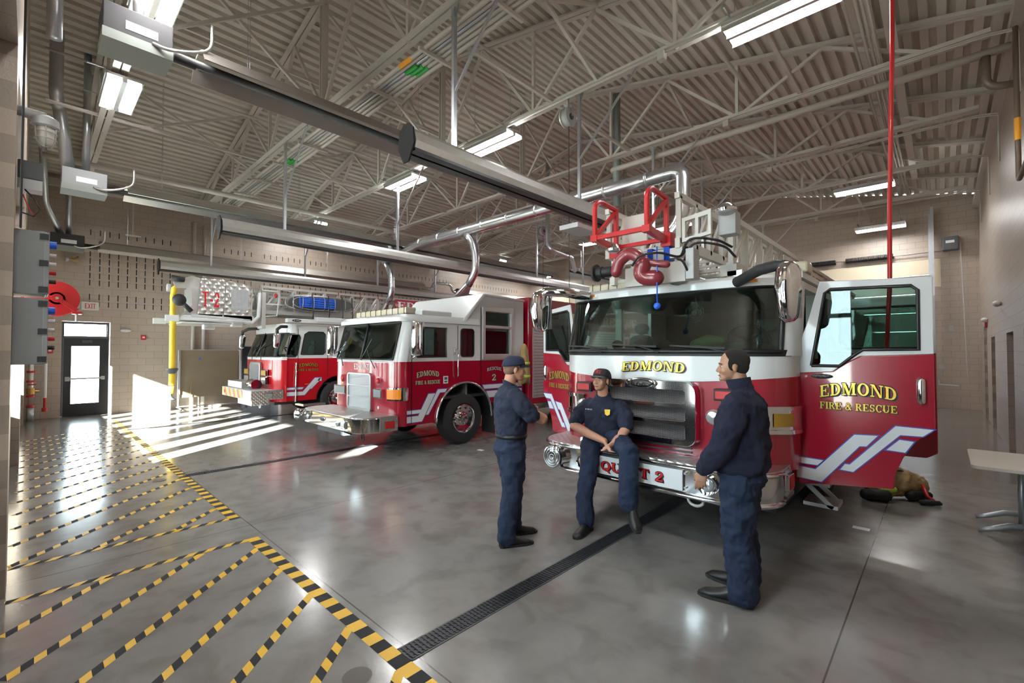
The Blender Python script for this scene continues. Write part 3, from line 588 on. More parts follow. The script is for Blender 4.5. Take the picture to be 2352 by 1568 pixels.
# ================= shared truck pieces =================
def fpath(xs, xo, yf, rc, n=6, bow=0, dy=0, ins=0):
    """plan path round the front of a cab: from near side to far side"""
    a, b = max(xs, xo)-ins, min(xs, xo)+ins; yf += dy
    p = [(a, yf+rc)]+[(a-rc+rc*math.cos(t), yf+rc-rc*math.sin(t)) for t in [R_(90*i/n) for i in range(1, n+1)]]
    m = 6; q = [(a-rc+(b-a+2*rc)*i/m, yf-bow*math.sin(PI*i/m)) for i in range(1, m)]
    return p+q+[(b+rc-rc*math.sin(t), yf+rc-rc*math.cos(t)) for t in [R_(90*i/n) for i in range(0, n)]]+[(b, yf+rc)]
def curtain(mb, pb, pt, zb, zt, t=.02, zbf=None, ztf=None):
    """wall standing on path pb at zb, leaning to path pt at zt, thickness t inward"""
    def off(p):
        out = []
        for i in range(len(p)):
            a = Vector(p[max(0, i-1)]); c = Vector(p[min(len(p)-1, i+1)]); d = (c-a).normalized(); out.append((p[i][0]-d.y*t*-1*-1, p[i][1]+d.x*t*-1))
        return out
    # inward is +y at the front
    ob, ot = off(pb), off(pt)
    zb_ = [zbf(x) if zbf else zb for x, y in pb]; zt_ = [ztf(x) if ztf else zt for x, y in pt]
    A = [Vector((x, y, z)) for (x, y), z in zip(pb, zb_)]; B = [Vector((x, y, z)) for (x, y), z in zip(pt, zt_)]
    C = [Vector((x, y, z)) for (x, y), z in zip(ot, zt_)]; D = [Vector((x, y, z)) for (x, y), z in zip(ob, zb_)]
    rings = [[A[i], B[i], C[i], D[i]] for i in range(len(A))]; mb.loft(rings)
def prism(mb, foot, z0, z1, foot2=None):
    f2 = foot2 or foot; mb.loft([[Vector((x, y, z0)) for x, y in foot], [Vector((x, y, z1)) for x, y in f2]])
def wheel(x, y, parent, R=.49, W=.28, out=1, chrome=True, name='wheel'):
    z = R; s = out
    t = MB(); t.lathe([(R*.58, -W*s), (R*.93, -W*s), (R, -W*s*.88), (R, -W*s*.12), (R*.94, -.0), (R*.9, .012*s), (R*.62, .012*s), (R*.565, -.02*s), (R*.56, -.08*s)], (x, y, z), 'x', 48, False); w_ = t.build(name, M['rub'], parent, 'auto')
    r = MB(); r.lathe([(R*.57, -.05*s), (R*.57, .004*s), (R*.53, .01*s), (R*.50, -.03*s), (R*.28, -.05*s), (R*.26, -.01*s), (R*.12, .0), (R*.1, .05*s), (0, .055*s)], (x, y, z), 'x', 40); rr_ = r.build('rim', M['chrome'] if chrome else M['steel'], w_, 'auto')
    h = MB(); hh = MB()
    for i in range(10):
        a = 2*PI*i/10; h.cyl((x-.045*s, y+R*.43*math.cos(a), z+R*.43*math.sin(a)), (x-.038*s+.012*s, y+R*.43*math.cos(a), z+R*.43*math.sin(a)), R*.035, 10)
        hh.cyl((x-.03*s, y+R*.2*math.cos(a), z+R*.2*math.sin(a)), (x+.02*s, y+R*.2*math.cos(a), z+R*.2*math.sin(a)), R*.028, 8)
    h.build('hand_hole', M['blk'], rr_); hh.build('lug_nut', M['chrome'], rr_); return w_
def seat(x, y, z, parent, m='seat'):
    mb = MB(); mb.limb([(x, y-.12, z), (x, y+.16, z)], [.2, .2], 12, [.09, .09], (1, 0, 0)); mb.limb([(x, y+.22, z+.08), (x, y+.3, z+.52)], [.2, .17], 12, [.08, .06], (1, 0, 0)); mb.ball((x, y+.32, z+.66), .11, .05, .08)
    return mb.build('seat', M[m], parent, True)
def steer(x, y, z, parent):
    c = Vector((x, y, z)); ax = Vector((0, .75, .66)).normalized(); u = Vector((1, 0, 0)); v = ax.cross(u)
    pts = [c+u*(.2*math.cos(2*PI*i/20))+v*(.2*math.sin(2*PI*i/20)) for i in range(21)]
    mb = MB(); mb.tube(pts, .014, 6, False)
    for a in (90, 210, 330): mb.cyl(c, c+u*(.19*math.cos(R_(a)))+v*(.19*math.sin(R_(a))), .012, 6)
    mb.cyl(c, c-ax*.3+Vector((0, -.05, 0)), .03, 8); return mb.build('steering_wheel', M['black'], parent, True)
def wiper(p, q, parent):
    mb = MB(); mb.tube([p, Vector(p).lerp(Vector(q), .5)+Vector((0, -.02, .01)), q], .008, 6); d = (Vector(q)-Vector(p)).normalized(); mb.obox(Vector(q)-d.cross(Vector((0, -1, 0)))*.25-Vector((0, .0, 0)), Vector(q)+d.cross(Vector((0, -1, 0)))*.25, .012, .02); return mb.build('wiper', M['black'], parent)
def lampbox(x0, x1, y, z0, z1, parent, m, name, d=.05, bez='chrome'):
    """bezel frame with lens on a front face (y const, facing -y)"""
    mb = MB(); mb.box(x0, x1, y, y+d, z0, z1); o = mb.build(name, M[bez], parent, bevel=.008)
    l_ = MB(); l_.box(x0+.018, x1-.018, y-.008, y+.01, z0+.018, z1-.018); l_.build('lens', M[m], o, bevel=.004); return o
def sidelamp(x, y0, y1, z0, z1, parent, m, name, d=.04):
    mb = MB(); mb.box(x-.03, x+d, y0, y1, z0, z1); o = mb.build(name, M['chrome'], parent, bevel=.008)
    MB().box(x+d-.01, x+d+.008, y0+.015, y1-.015, z0+.015, z1-.015).build('lens', M[m], o); return o
def ladderside(mb, x, y0, y1, z0, z1, zt1=None, w_=.06, step=.42, s=1):
    """truss side of an aerial ladder"""
    mb.obox((x, y0, z0), (x, y1, z0), w_, .1); mb.obox((x, y0, z1), (x, y1, z1), w_, .06); y = y0+.05; k = 0
    while y < y1-.1:
        mb.obox((x, y, z0), (x, y, z1), .045, .05); yn = min(y1-.05, y+step); mb.obox((x, y, z0), (x, yn, z1), .03, .05); y += step; k += 1
def stripeset(fr, P, parent):
    stripe(P, fr, .012, parent)

# ================= middle engine: RESCUE 2 =================
t = R2 = thing('fire_engine', 'red fire engine in the middle bay with boxy white roof and RESCUE 2 lettering', 'fire engine', (-7.95, 7, 0))
xs, xo, yf = -6.8, -9.1, 4.28
fr = FX(xs); f0 = FY(yf)
# lower body
mb = MB(); arch = [(5.85+.71*math.cos(R_(a)), .49+.71*math.sin(R_(a))) for a in range(0, 181, 12)]
side = [(4.5, .5), (5.14, .5)]+list(reversed([p for p in arch if p[1] >= .5]))[0:]+[(6.57, .5), (7.56, .5), (7.56, 1.62), (4.5, 1.62)]
side = [(4.5, .5)]+[(5.85-.71, .5)]+[(5.85+.71*math.cos(R_(a)), .5+.71*math.sin(R_(a))) for a in range(170, 5, -10)]+[(5.85+.71, .5), (7.56, .5), (7.56, 1.62), (4.5, 1.62)]
mb.plate(side, fr, .03); mb.plate(side, FX(xo, -1), .03); curtain(mb, fpath(xs, xo, yf, .22), fpath(xs, xo, yf, .22), .5, 1.62, .03)
cb = mb.build('cab_lower_body', M['red'], t, 'auto')
MB().box(xo+.05, xs-.3, 4.4, 7.5, .45, .75).build('chassis', M['dark'], t)
# wheel arch lining and trim
mb = MB(); a_ = [Vector((0, 5.85+.70*math.cos(R_(a)), .5+.70*math.sin(R_(a)))) for a in range(-2, 183, 8)]
mb.loft([[p+Vector((xs+.035, 0, 0)) for p in a_], [p+Vector((xs-.32, 0, 0)) for p in a_]], closed=False, cap=False); mb.build('wheel_arch_liner', M['black'], t)
mb = MB(); mb.tube([p+Vector((xs+.02, 0, 0)) for p in a_], .022, 8); mb.build('wheel_arch_trim', M['chrome'], t, True)
MB().box(xs-.3, xs+.02, 6.58, 6.62, .12, .75).build('mud_flap', M['black'], t)
wheel(xs-.03, 5.85, t); wheel(xo+.03, 5.85, t, out=-1); wheel(xs-.03, 11.6, t); wheel(xo+.03, 11.6, t, out=-1)
# upper cab
win1 = [(4.72, 1.70), (5.39, 1.70), (5.39, 2.24), (4.9, 2.24)]; win2 = rrect(5.74, 1.70, 6.08, 2.24, .06)
up = [(4.5, 1.62), (7.56, 1.62), (7.56, 2.94), (6.32, 2.94), (5.80, 2.36), (4.72, 2.36)]; win3a = [(6.36, 1.74), (7.1, 1.74), (7.1, 2.28), (6.36, 2.28)]; win3b = [(6.36, 2.33), (7.1, 2.33), (7.1, 2.62), (6.36, 2.62)]
mb = MB(); mb.plate(up, fr, .03, (win1, win2, win3a, win3b)); mb.plate(up, FX(xo, -1), .03, (win1, win2)); 
pb, pt = fpath(xs, xo, yf, .22), fpath(xs, xo, yf, .22, dy=.17)
curtain(mb, [p for p in pb if p[0] > xs-.13], [p for p in pt if p[0] > xs-.13][:len([p for p in pb if p[0] > xs-.13])], 1.62, 2.34, .03)
curtain(mb, [p for p in pb if p[0] < xo+.13], [p for p in pt if p[0] < xo+.13], 1.62, 2.34, .03)
pm = [p for p in pb if xo+.1 < p[0] < xs-.1]; pmt = [p for p in pt if xo+.1 < p[0] < xs-.1]
curtain(mb, [(x, y-.004) for x, y in pm], [(x, y+.012) for x, y in pm], 1.6, 1.66, .03)
mb.build('cab_upper_body', M['white'], t, 'auto')
mb = MB(); curtain(mb, pm, pmt, 1.66, 2.31, .01); mb.build('windscreen', M['glass'], t, 'auto')
mb = MB(); xm = -7.95
mb.obox((xm, yf-.01, 1.64), (xm, yf+.155, 2.33), .035, .03, (0, 1, 0)); 
rim = [Vector((x, y-.006, 1.66)) for x, y in pm]+[Vector((x, y-.006, 2.31)) for x, y in reversed(pmt)]; rim.append(rim[0]); mb.tube(rim, .014, 6, False); mb.build('windscreen_seal', M['blk'], t, True)
# roof with rounded brow and raised box
mb = MB(); ro = [(x, y) for x, y in fpath(xs+.03, xo-.03, 4.36, .25)]+[(xo-.03, 6.2), (xs+.03, 6.2)]
ri = [(xo+(x-xo)*.97+.035, y+.08 if y < 5 else y) for x, y in ro]; mb.loft([[Vector((x, y, 2.33)) for x, y in ro], [Vector((x, y, 2.40)) for x, y in ro], [Vector((x, y, 2.46)) for x, y in ri]]); mb.build('roof_brow', M['white'], t, 'auto')
mb = MB(); prof = [(5.76, 2.40), (6.30, 2.97), (6.36, 2.99), (7.58, 2.95), (7.58, 2.90), (6.36, 2.93), (5.84, 2.36)]
mb.loft([[Vector((x, y, z)) for y, z in prof] for x in (xs+.035, xo-.035)]); mb.build('raised_roof', M['offw'] if 0 else M['white'], t, bevel=.02)
# glass and frames of the side windows
for nm, wv in (('side_window', win1), ('side_window', win2), ('rear_window', win3a), ('rear_window', win3b)):
    g_ = MB(); g_.plate(wv, FX(xs-.012), .006); o = g_.build(nm, M['glass'], t)
    f_ = MB(); f_.tube([Vector((xs+.004, a, b)) for a, b in wv]+[Vector((xs+.004, *wv[0]))], .012, 6, False); f_.build('window_frame', M['blk'] if nm == 'side_window' else M['alum'], o)
mb = MB(); mb.plate([(6.28, 1.64), (7.2, 1.64), (7.2, 2.74), (6.28, 2.70)], FX(xs+.05), .04, ([(6.36, 1.74), (7.1, 1.74), (7.1, 2.28), (6.36, 2.28)], [(6.36, 2.33), (7.1, 2.33), (7.1, 2.62), (6.36, 2.62)])); mb.build('rear_door_frame', M['alum'], t, bevel=.006)
mb = MB(); 
for y0, z0, z1 in ((4.61, .52, 2.3), (5.66, 1.3, 2.3), (6.26, 1.1, 2.7)): mb.box(xs, xs+.005, y0, y0+.012, z0, z1)
mb.build('door_gap', M['blk'], t)
mb = MB(); mb.tube([(xs+.01, 5.62, 1.84), (xs+.07, 5.62, 1.82), (xs+.07, 5.62, 1.34), (xs+.01, 5.62, 1.31)], .014, 8); mb.tube([(xs+.01, 5.56, 1.86), (xs+.04, 5.56, 1.86), (xs+.04, 5.56, 1.74), (xs+.01, 5.56, 1.74)], .012, 6); mb.build('grab_handle', M['chrome'], t, True)
# grille, lamps, lettering on the front
mb = MB(); gx0, gx1 = -8.42, -7.52; mb.plate(rrect(gx0, .70, gx1, 1.40, .08), FY(yf-.05), .05, [rrect(gx0+.05, z, gx1-.05, z+.19, .03) for z in (.75, .965, 1.18)]); g_ = mb.build('grille', M['steel'], t, bevel=.006)
MB().box(gx0+.04, gx1-.04, yf-.03, yf-.02, .74, 1.38).build('grille_mesh', M['mesh'], g_)
for x0, x1, s_ in ((-7.42, -6.95, 1), (-8.95, -8.48, -1)):
    xx = (x0, x1); lampbox(x0-.0, x0+.27 if s_ > 0 else x1, yf-.055, .97, 1.14, t, 'clear', 'headlamp', .06) if s_ > 0 else lampbox(x0, x1, yf-.055, .97, 1.14, t, 'clear', 'headlamp', .06)
mb = MB(); curtain(mb, [(x, y-.03) for x, y in fpath(xs+.03, xo, yf, .24) if x > -7.16][:8], [(x, y-.03) for x, y in fpath(xs+.03, xo, yf, .24) if x > -7.16][:8], .95, 1.17, .05); ts = mb.build('turn_signal', M['chrome'], t, 'auto')
mb = MB(); pp = [(x+.01, y-.037) for x, y in fpath(xs+.03, xo, yf, .24) if x > -7.16][1:8]; curtain(mb, pp, pp, .975, 1.145, .02); mb.build('lens', M['amber'], ts, 'auto')
for x in (-7.28, -8.62):
    mb = MB(); mb.cyl((x, yf, 1.28), (x, yf-.035, 1.28), .075, 18); w_ = mb.build('warning_lamp', M['chrome'], t, 'auto'); MB().ball((x, yf-.03, 1.28), .058, .045, .058).build('lens', M['redl'], w_, True)
decal('EDMOND', f0, -8.22, -7.64, 1.46, .11, M['steel'], t, 'front_name', outline=False)
wiper((-8.62, yf-.03, 1.52), (-8.75, yf, 1.86), t); wiper((-7.42, yf-.03, 1.5), (-7.75, yf, 1.85), t)
MB().cyl((-7.33, yf+.001, .80), (-7.33, yf-.006, .80), .028, 14).build('round_emblem', M['wdec'], t)
# bumper
foot = fpath(xs+.03, xo-.03, 3.62, .32)+[(xo-.03, 4.3), (xs+.03, 4.3)]
mb = MB(); prism(mb, foot, .46, .70); bm_ = mb.build('front_bumper', M['chrome'], t, 'auto', .012)
mb = MB(); f2 = [(x, y+.0) for x, y in foot]; prism(mb, f2, .70, .715); mb.build('tread_deck', M['tread'], bm_)
MB().box(xs+.022, xs+.038, 3.98, 4.32, .46, .70).build('end_plate', M['tread'], bm_); sidelamp(xs+.03, 4.06, 4.26, .50, .64, bm_, 'redl', 'marker_lamp', .02)
mb = MB(); mb.lathe([(.0, -.16), (.07, -.15), (.11, -.12), (.115, .02), (.09, .06), (0, .07)], (-8.95, 3.62, .60), 'y', 24); mb.build('siren', M['chrome'], bm_, 'auto')
for x, r in ((-8.7, .05), (-7.5, .055)):
    MB().lathe([(0, -.03), (r*.7, -.025), (r, -.01), (r, .03)], (x, 3.61, .585), 'y', 20).build('bumper_lamp', M['clear'], bm_, 'auto')
lampbox(-7.36, -7.2, 3.59, .51, .64, bm_, 'clear', 'square_lamp'); 
mb = MB(); mb.ball((-8.1, 3.615, .6), .12, .012, .045); mb.build('badge', M['steel'], bm_, True); MB().ball((-8.1, 3.608, .6), .1, .01, .034).build('badge_centre', M['dgrey'], bm_, True)
MB().box(-8.6, -7.55, 3.75, 3.9, .34, .44).build('winch_receiver', M['dgrey'], bm_)
mb = MB(); mb.tube([(-7.0+.045*math.cos(a), 3.8, .38+.06*math.sin(a)) for a in [2*PI*i/14 for i in range(15)]], .012, 6, False); mb.build('tow_ring', M['black'], bm_, True)
# mirrors: square chrome cans on loops
for x, y in ((xs+.23, 4.55), (xo-.1, 4.28)):
    mb = MB(); mb.lathe([(.0, -.3), (.07, -.29), (.085, -.26), (.085, .26), (.07, .29), (0, .3)], (x, y, 2.02), 'z', 20); m_ = mb.build('mirror', M['chrome'], t, 'auto')
    MB().box(x-.01, x+.13, y+.04, y+.075, 1.74, 2.3).build('mirror_glass', M['chrome'], m_)
    s_ = -1 if x > xs else 1; q = MB(); q.tube([(x, y, 2.3), (x+s_*.12, y, 2.32), (x+s_*.26, y+.05, 2.30)], .01, 6); q.tube([(x, y, 1.74), (x+s_*.1, y, 1.68), (x+s_*.26, y+.05, 1.68)], .012, 6); q.build('mirror_bracket', M['chrome'], m_, True)
# roof lights
mb = MB(); mb.box(-9.0, -7.15, 4.72, 4.95, 2.5, 2.62); lb = mb.build('light_bar', M['lens'], t, bevel=.02)
mb = MB()
for k in range(9): mb.box(-8.8+.2*k, -8.795+.2*k, 4.71, 4.96, 2.495, 2.625)
mb.build('segment_line', M['dgrey'], lb); MB().box(-7.13, -6.9, 4.9, 5.6, 2.46, 2.56).build('roof_vent', M['white'], t, bevel=.02)
for x in (-9.0, -8.45, -8.25, -8.05, -7.2): MB().ball((x, 4.55, 2.45), .045, .045, .03).build('clearance_lamp', M['amber'], t, True)
# lettering on the side
decal('EDMOND', fr, 4.72, 5.22, 1.33, .09, M['cream'], t, 'side_name', .035); decal('FIRE & RESCUE', fr, 4.70, 5.24, 1.21, .065, M['cream'], t, 'side_subtitle')
decal('RESCUE', fr, 6.44, 6.86, 1.39, .065, M['wdec'], t, 'door_name', .03); decal('2', fr, 6.58, 6.7, 1.2, .13, M['cream'], t, 'door_number')
mb = MB(); mb.box(xs, xs+.004, 5.32, 5.43, 1.20, 1.34); bd = mb.build('square_badge', M['wdec'], t); MB().box(xs+.004, xs+.006, 5.34, 5.41, 1.22, 1.25).box(xs+.004, xs+.006, 5.34, 5.41, 1.27, 1.32).build('badge_print', M['dgrey'], bd)
stripeset(fr, [[(4.36+.14, .70), (4.78, .70), (4.83, .76), (4.5, .76)], [(4.5, .565), (4.86, .565), (5.12, .93), (5.03, .93), (4.82, .635), (4.5, .635)] if 0 else [(4.5, .55), (4.84, .55), (5.13, 1.03), (4.98, 1.03), (4.76, .655), (4.5, .655)]], t)
stripeset(fr, [[(4.92, .66), (4.98, .66), (5.24, 1.04), (5.36, 1.04), (5.40, 1.10), (5.19, 1.10)]], t)
stripeset(fr, [[(6.32, 1.12), (6.37, 1.04), (7.5, 1.04), (7.5, 1.10), (7.5, 1.12)][:3]+[(7.5, 1.12)], [(6.42, .99), (6.5, .86), (7.5, .86), (7.5, .99)]], t)
# interior
mb = MB(); mb.box(xo+.06, xs-.06, 4.5, 4.85, 1.2, 1.68); mb.build('dashboard', M['lgrey'], t, bevel=.05); mb = MB(); mb.ball((-7.95, 4.9, 1.55), .3, .4, .28); mb.build('engine_cover', M['lgrey'], t, True)
for x in (-7.3, -8.6): seat(x, 5.15, 1.45, t)
steer(-7.3, 4.85, 1.78, t); MB().box(xo+.04, xs-.04, 5.9, 5.94, .8, 2.35).build('cab_partition', M['seat'], t); MB().box(xo+.04, xs-.04, 7.5, 7.53, .6, 2.85).build('cab_rear_wall', M['lgrey'], t)
MB().box(xo+.04, xs-.04, 4.4, 7.5, .9, .95).build('cab_floor', M['dark'], t)
# body behind the cab with roller shutters
mb = MB(); mb.box(xo-.05, xs+.06, 7.66, 14.5, .5, 3.02); mb.build('body', M['red'], t, bevel=.01)
for k in range(3):
    mb = MB(); y0 = 7.8+2.2*k; mb.box(xs+.06, xs+.075, y0, y0+1.9, .75, 2.34); o = mb.build('roller_shutter', M['alum'], t); q = MB()
    for j in range(22): q.box(xs+.075, xs+.078, y0+.03, y0+1.87, .80+.07*j, .808+.07*j)
    q.build('slat_line', M['dgrey'], o)
MB().box(xs+.05, xs+.075, 7.8, 14, .5, .62).build('running_board', M['chrome'], t)
decal('FIRE & RESCUE', FX(xs+.06), 9.0, 12.6, 2.5, .24, M['cream'], t, 'body_name', outline=False)
# coat hanging on the open door edge
mb = MB(); rings = []
for z, w_, d in ((1.97, .02, .02), (1.93, .06, .04), (1.83, .11, .05), (1.6, .13, .06), (1.4, .15, .08), (1.22, .16, .085), (1.12, .15, .08)):
    rings.append([Vector((-6.6+d*math.sin(a)*(1+.25*math.sin(5*a)), 7.36+w_*math.cos(a)*(1+.12*math.sin(7*a)), z-.05*math.cos(2*a)*(z < 1.3))) for a in [2*PI*i/24 for i in range(24)]])
mb.loft(rings); tc_ = tag(mb.build('turnout_coat', M['tan'], None, True), 'tan firefighter coat with lime bands hanging on the rear door of the middle engine', 'coat')
mb = MB()
for z in (1.24, 1.52): mb.loft([[Vector((-6.6+.092*math.sin(a)*(1+.25*math.sin(5*a)), 7.36+(.163 if z < 1.4 else .146)*math.cos(a)*(1+.12*math.sin(7*a)), zz)) for a in [2*PI*i/24 for i in range(24)]] for zz in (z, z+.05)])
mb.build('reflective_band', M['lime'], tc_, True)
# ================= tower ladder T-2, far bay =================
t = T2 = thing('ladder_truck', 'bright red tower ladder truck in the far bay with a silver T-2 basket overhead', 'fire engine', (-13.6, 7, 0))
xs, xo, yf = -12.4, -14.8, 4.3; fr = FX(xs)
mb = MB(); A = [(5.98+.62*math.cos(R_(a)), .5+.62*math.sin(R_(a))) for a in range(180, -1, -12)]
side = [(4.55, .5)]+A+[(7.6, .5), (7.6, 1.62), (4.55, 1.62)]
mb.plate(side, fr, .03); mb.plate(side, FX(xo, -1), .03); curtain(mb, fpath(xs, xo, yf, .28, bow=.05), fpath(xs, xo, yf, .28, bow=.05), .5, 1.62, .03)
mb.build('cab_lower_body', M['bred'], t, 'auto'); MB().box(xo+.05, xs-.3, 4.4, 7.5, .4, .7).build('chassis', M['dark'], t)
mb = MB(); a_ = [Vector((0, 5.98+.61*math.cos(R_(a)), .5+.61*math.sin(R_(a)))) for a in range(-2, 183, 8)]; mb.loft([[p+Vector((xs+.02, 0, 0)) for p in a_], [p+Vector((xs-.3, 0, 0)) for p in a_]], closed=False, cap=False); mb.build('wheel_arch_liner', M['black'], t)
for x, o_ in ((xs-.02, 1), (xo+.02, -1)): wheel(x, 5.98, t, out=o_); wheel(x, 12.0, t, out=o_)
w1 = [(4.94, 1.72), (5.54, 1.72), (5.6, 1.78), (5.6, 2.27), (5.54, 2.33), (5.14, 2.33), (5.04, 2.26)]; w0 = [(4.57, 1.66), (4.80, 1.66), (4.86, 1.72), (4.93, 2.16), (4.9, 2.24), (4.66, 2.24)]
mb = MB(); up = [(4.55, 1.62), (7.6, 1.62), (7.6, 2.5), (4.78, 2.5)]; mb.plate(up, fr, .03, (w1, w0)); mb.plate(up, FX(xo, -1), .03, (w1, w0))
pb, pt = fpath(xs, xo, yf, .28, bow=.05), fpath(xs, xo, yf, .28, bow=.05, dy=.22)
curtain(mb, pt, pt, 2.28, 2.5, .04); curtain(mb, [(x, y-.003) for x, y in pb], pb, 1.58, 1.66, .03); mb.build('cab_upper_body', M['white'], t, 'auto')
mb = MB(); prism(mb, pt+[(xo, 7.6), (xs, 7.6)], 2.49, 2.53); mb.build('roof', M['white'], t)
mb = MB(); curtain(mb, pb[2:-2], pt[2:-2], 1.66, 2.28, .01); mb.build('windscreen', M['glass'], t, 'auto')
mb = MB(); mb.obox((-13.6, yf-.06, 1.64), (-13.6, yf+.17, 2.3), .04, .03, (0, 1, 0)); rim = [Vector((x, y-.006, 1.66)) for x, y in pb]+[Vector((x, y-.006, 2.28)) for x, y in reversed(pt)]; mb.tube(rim, .014, 6, False); mb.build('windscreen_seal', M['blk'], t, True)
for wv in (w1, w0):
    o = MB().plate(wv, FX(xs-.01), .006).build('side_window', M['glass'], t); MB().tube([Vector((xs+.004, a, b)) for a, b in wv]+[Vector((xs+.004, *wv[0]))], .014, 6, False).build('window_frame', M['blk'], o)
MB().box(xs, xs+.004, 4.86, 4.872, .5, 2.4).box(xs, xs+.004, 5.66, 5.672, 1.1, 2.4).build('door_gap', M['blk'], t)
MB().tube([(xs+.01, 4.8, 1.5), (xs+.05, 4.8, 1.5), (xs+.05, 4.8, .5), (xs+.01, 4.8, .47)], .02, 8).build('grab_handle', M['chrome'], t, True)
mb = MB(); mb.plate(rrect(-14.02, .85, -13.2, 1.52, .1), FY(yf-.11), .06); g_ = mb.build('grille', M['steel'], t, bevel=.01); MB().plate(rrect(-13.96, .9, -13.26, 1.46, .08), FY(yf-.112), .004).build('grille_mesh', M['mesh'], g_)
for x0 in (-14.5, -13.14):
    lampbox(x0, x0+.36, yf-.1, 1.16, 1.32, t, 'amberd', 'turn_signal'); lampbox(x0, x0+.36, yf-.1, .94, 1.14, t, 'clear', 'headlamp')
decal('EDMOND', fr, 4.9, 5.4, 1.38, .085, M['gold'], t, 'side_name', .03); decal('FIRE & RESCUE', fr, 4.88, 5.42, 1.28, .055, M['gold'], t, 'side_subtitle')
stripeset(fr, [[(4.56, .80), (4.98, .80), (5.03, .85), (4.56, .85)], [(4.56, .64), (5.05, .64), (5.36, 1.0), (5.5, 1.0), (5.5, 1.09), (5.32, 1.09), (5.0, .735), (4.56, .735)], [(5.16, .80), (5.23, .80), (5.5, 1.07), (5.56, 1.09), (5.42, 1.09)][:3]+[(5.44, 1.07)]], t)
wiper((-13.9, yf-.08, 1.55), (-14.1, yf+.02, 1.95), t); wiper((-13.2, yf-.08, 1.55), (-13.35, yf+.02, 1.95), t)
MB().box(xs, xs+.004, 5.05, 5.2, 1.02-.1, 1.04-.1).build('marker', M['amber'], t)
# bumper with tool box, chevrons and intake
mb = MB(); mb.box(xo-.05, xs+.02, 3.75, 4.4, .58, .82); b_ = mb.build('front_bumper', M['wdec'], t, bevel=.01); MB().box(xs-.6, xs+.03, 3.74, 3.76, .58, .82).box(xs+.02, xs+.035, 3.75, 4.5, .58, .82).box(xs-1.2, xs-.1, 3.8, 4.2, .44, .57).build('tread_plate', M['tread'], b_)
mb = MB()
for k in range(5): x = -13.05-.37*k; mb.add([(x, 3.745, .59), (x+.17, 3.745, .59), (x+.03, 3.745, .81), (x-.14, 3.745, .81)], [(0, 1, 2, 3)])
mb.build('red_chevron', M['rdec'], b_); mb = MB()
for k in range(5): x = -13.22-.37*k; mb.add([(x, 3.744, .59), (x+.1, 3.744, .59), (x-.04, 3.744, .81), (x-.14, 3.744, .81)], [(0, 1, 2, 3)])
mb.build('yellow_chevron', M['lime'], b_)
MB().box(-14.7, -13.5, 3.85, 4.25, .82, 1.0).build('tool_box', M['alum'], b_, bevel=.01); MB().lathe([(.0, -.22), (.13, -.22), (.14, -.12), (.11, -.1), (.11, .12), (.13, .14), (.13, .2), (0, .2)], (-12.95, 3.98, .95), 'x', 24).build('suction_inlet', M['chrome'], b_, 'auto')
MB().lathe([(0, -.02), (.05, -.01), (.05, .03)], (-14.6, 3.75, .7), 'y', 16).build('bumper_lamp', M['redl'], b_, 'auto'); sidelamp(xs+.02, 4.05, 4.25, .64, .76, b_, 'clear', 'marker_lamp', .02)
mb = MB(); mb.tube([(-12.55+.05*math.cos(a), 4.0, .44+.06*math.sin(a)) for a in [2*PI*i/14 for i in range(15)]], .015, 6, False); mb.build('tow_ring', M['steel'], b_, True)
MB().box(xs-.5, xs+.05, 5.0, 5.6, .34, .40).build('step', M['tread'], t)
# mirrors on black arms
for x, s_ in ((xs+.12, 1), (xo+.3, -1)):
    yy = 4.15 if s_ < 0 else 4.3; mb = MB(); mb.limb([(x, yy, 2.22), (x+.0, yy-.02, 1.93)], [.055, .045], 14, [.09, .07], (1, 0, 0)); m_ = mb.build('mirror', M['chrome'], t, True); q = MB(); q.tube([(x, yy, 2.26), (x, yy, 2.36), (x+.0-s_*.1, yy+.12, 2.44), (x-s_*.3, yy+.45, 2.46)], .04, 10); q.build('mirror_arm', M['black'], m_, True)
mb = MB(); mb.box(xo+.06, xs-.06, 4.5, 4.85, 1.2, 1.66); mb.build('dashboard', M['dark'], t, bevel=.05)
for x in (-13.0, -14.2): seat(x, 5.2, 1.4, t)
steer(-13.0, 4.9, 1.76, t); MB().box(xo+.04, xs-.04, 7.4, 7.44, .6, 2.45).build('cab_rear_wall', M['dark'], t); MB().box(xo+.04, xs-.04, 4.45, 7.4, .9, .94).build('cab_floor', M['dark'], t)
MB().box(xo, xs, 7.75, 14.5, .5, 2.2).build('body', M['bred'], t, bevel=.01)
# cradle and cowling over the cab
mb = MB(); mb.box(xs-.05, xs+.12, 4.55, 9, 2.56, 2.66); mb.box(xs-.05, xs+.14, 5.3, 9, 2.60, 2.73); mb.build('roof_walkway', M['white'], t, bevel=.01)
mb = MB(); mb.ball((xs+.125, 4.78, 2.61), .004, .12, .035); mb.build('oval_badge', M['blk'], t, True); decal('E-ONE', FX(xs+.127), 4.70, 4.86, 2.598, .028, M['wdec'], t, 'badge_lettering', outline=False)
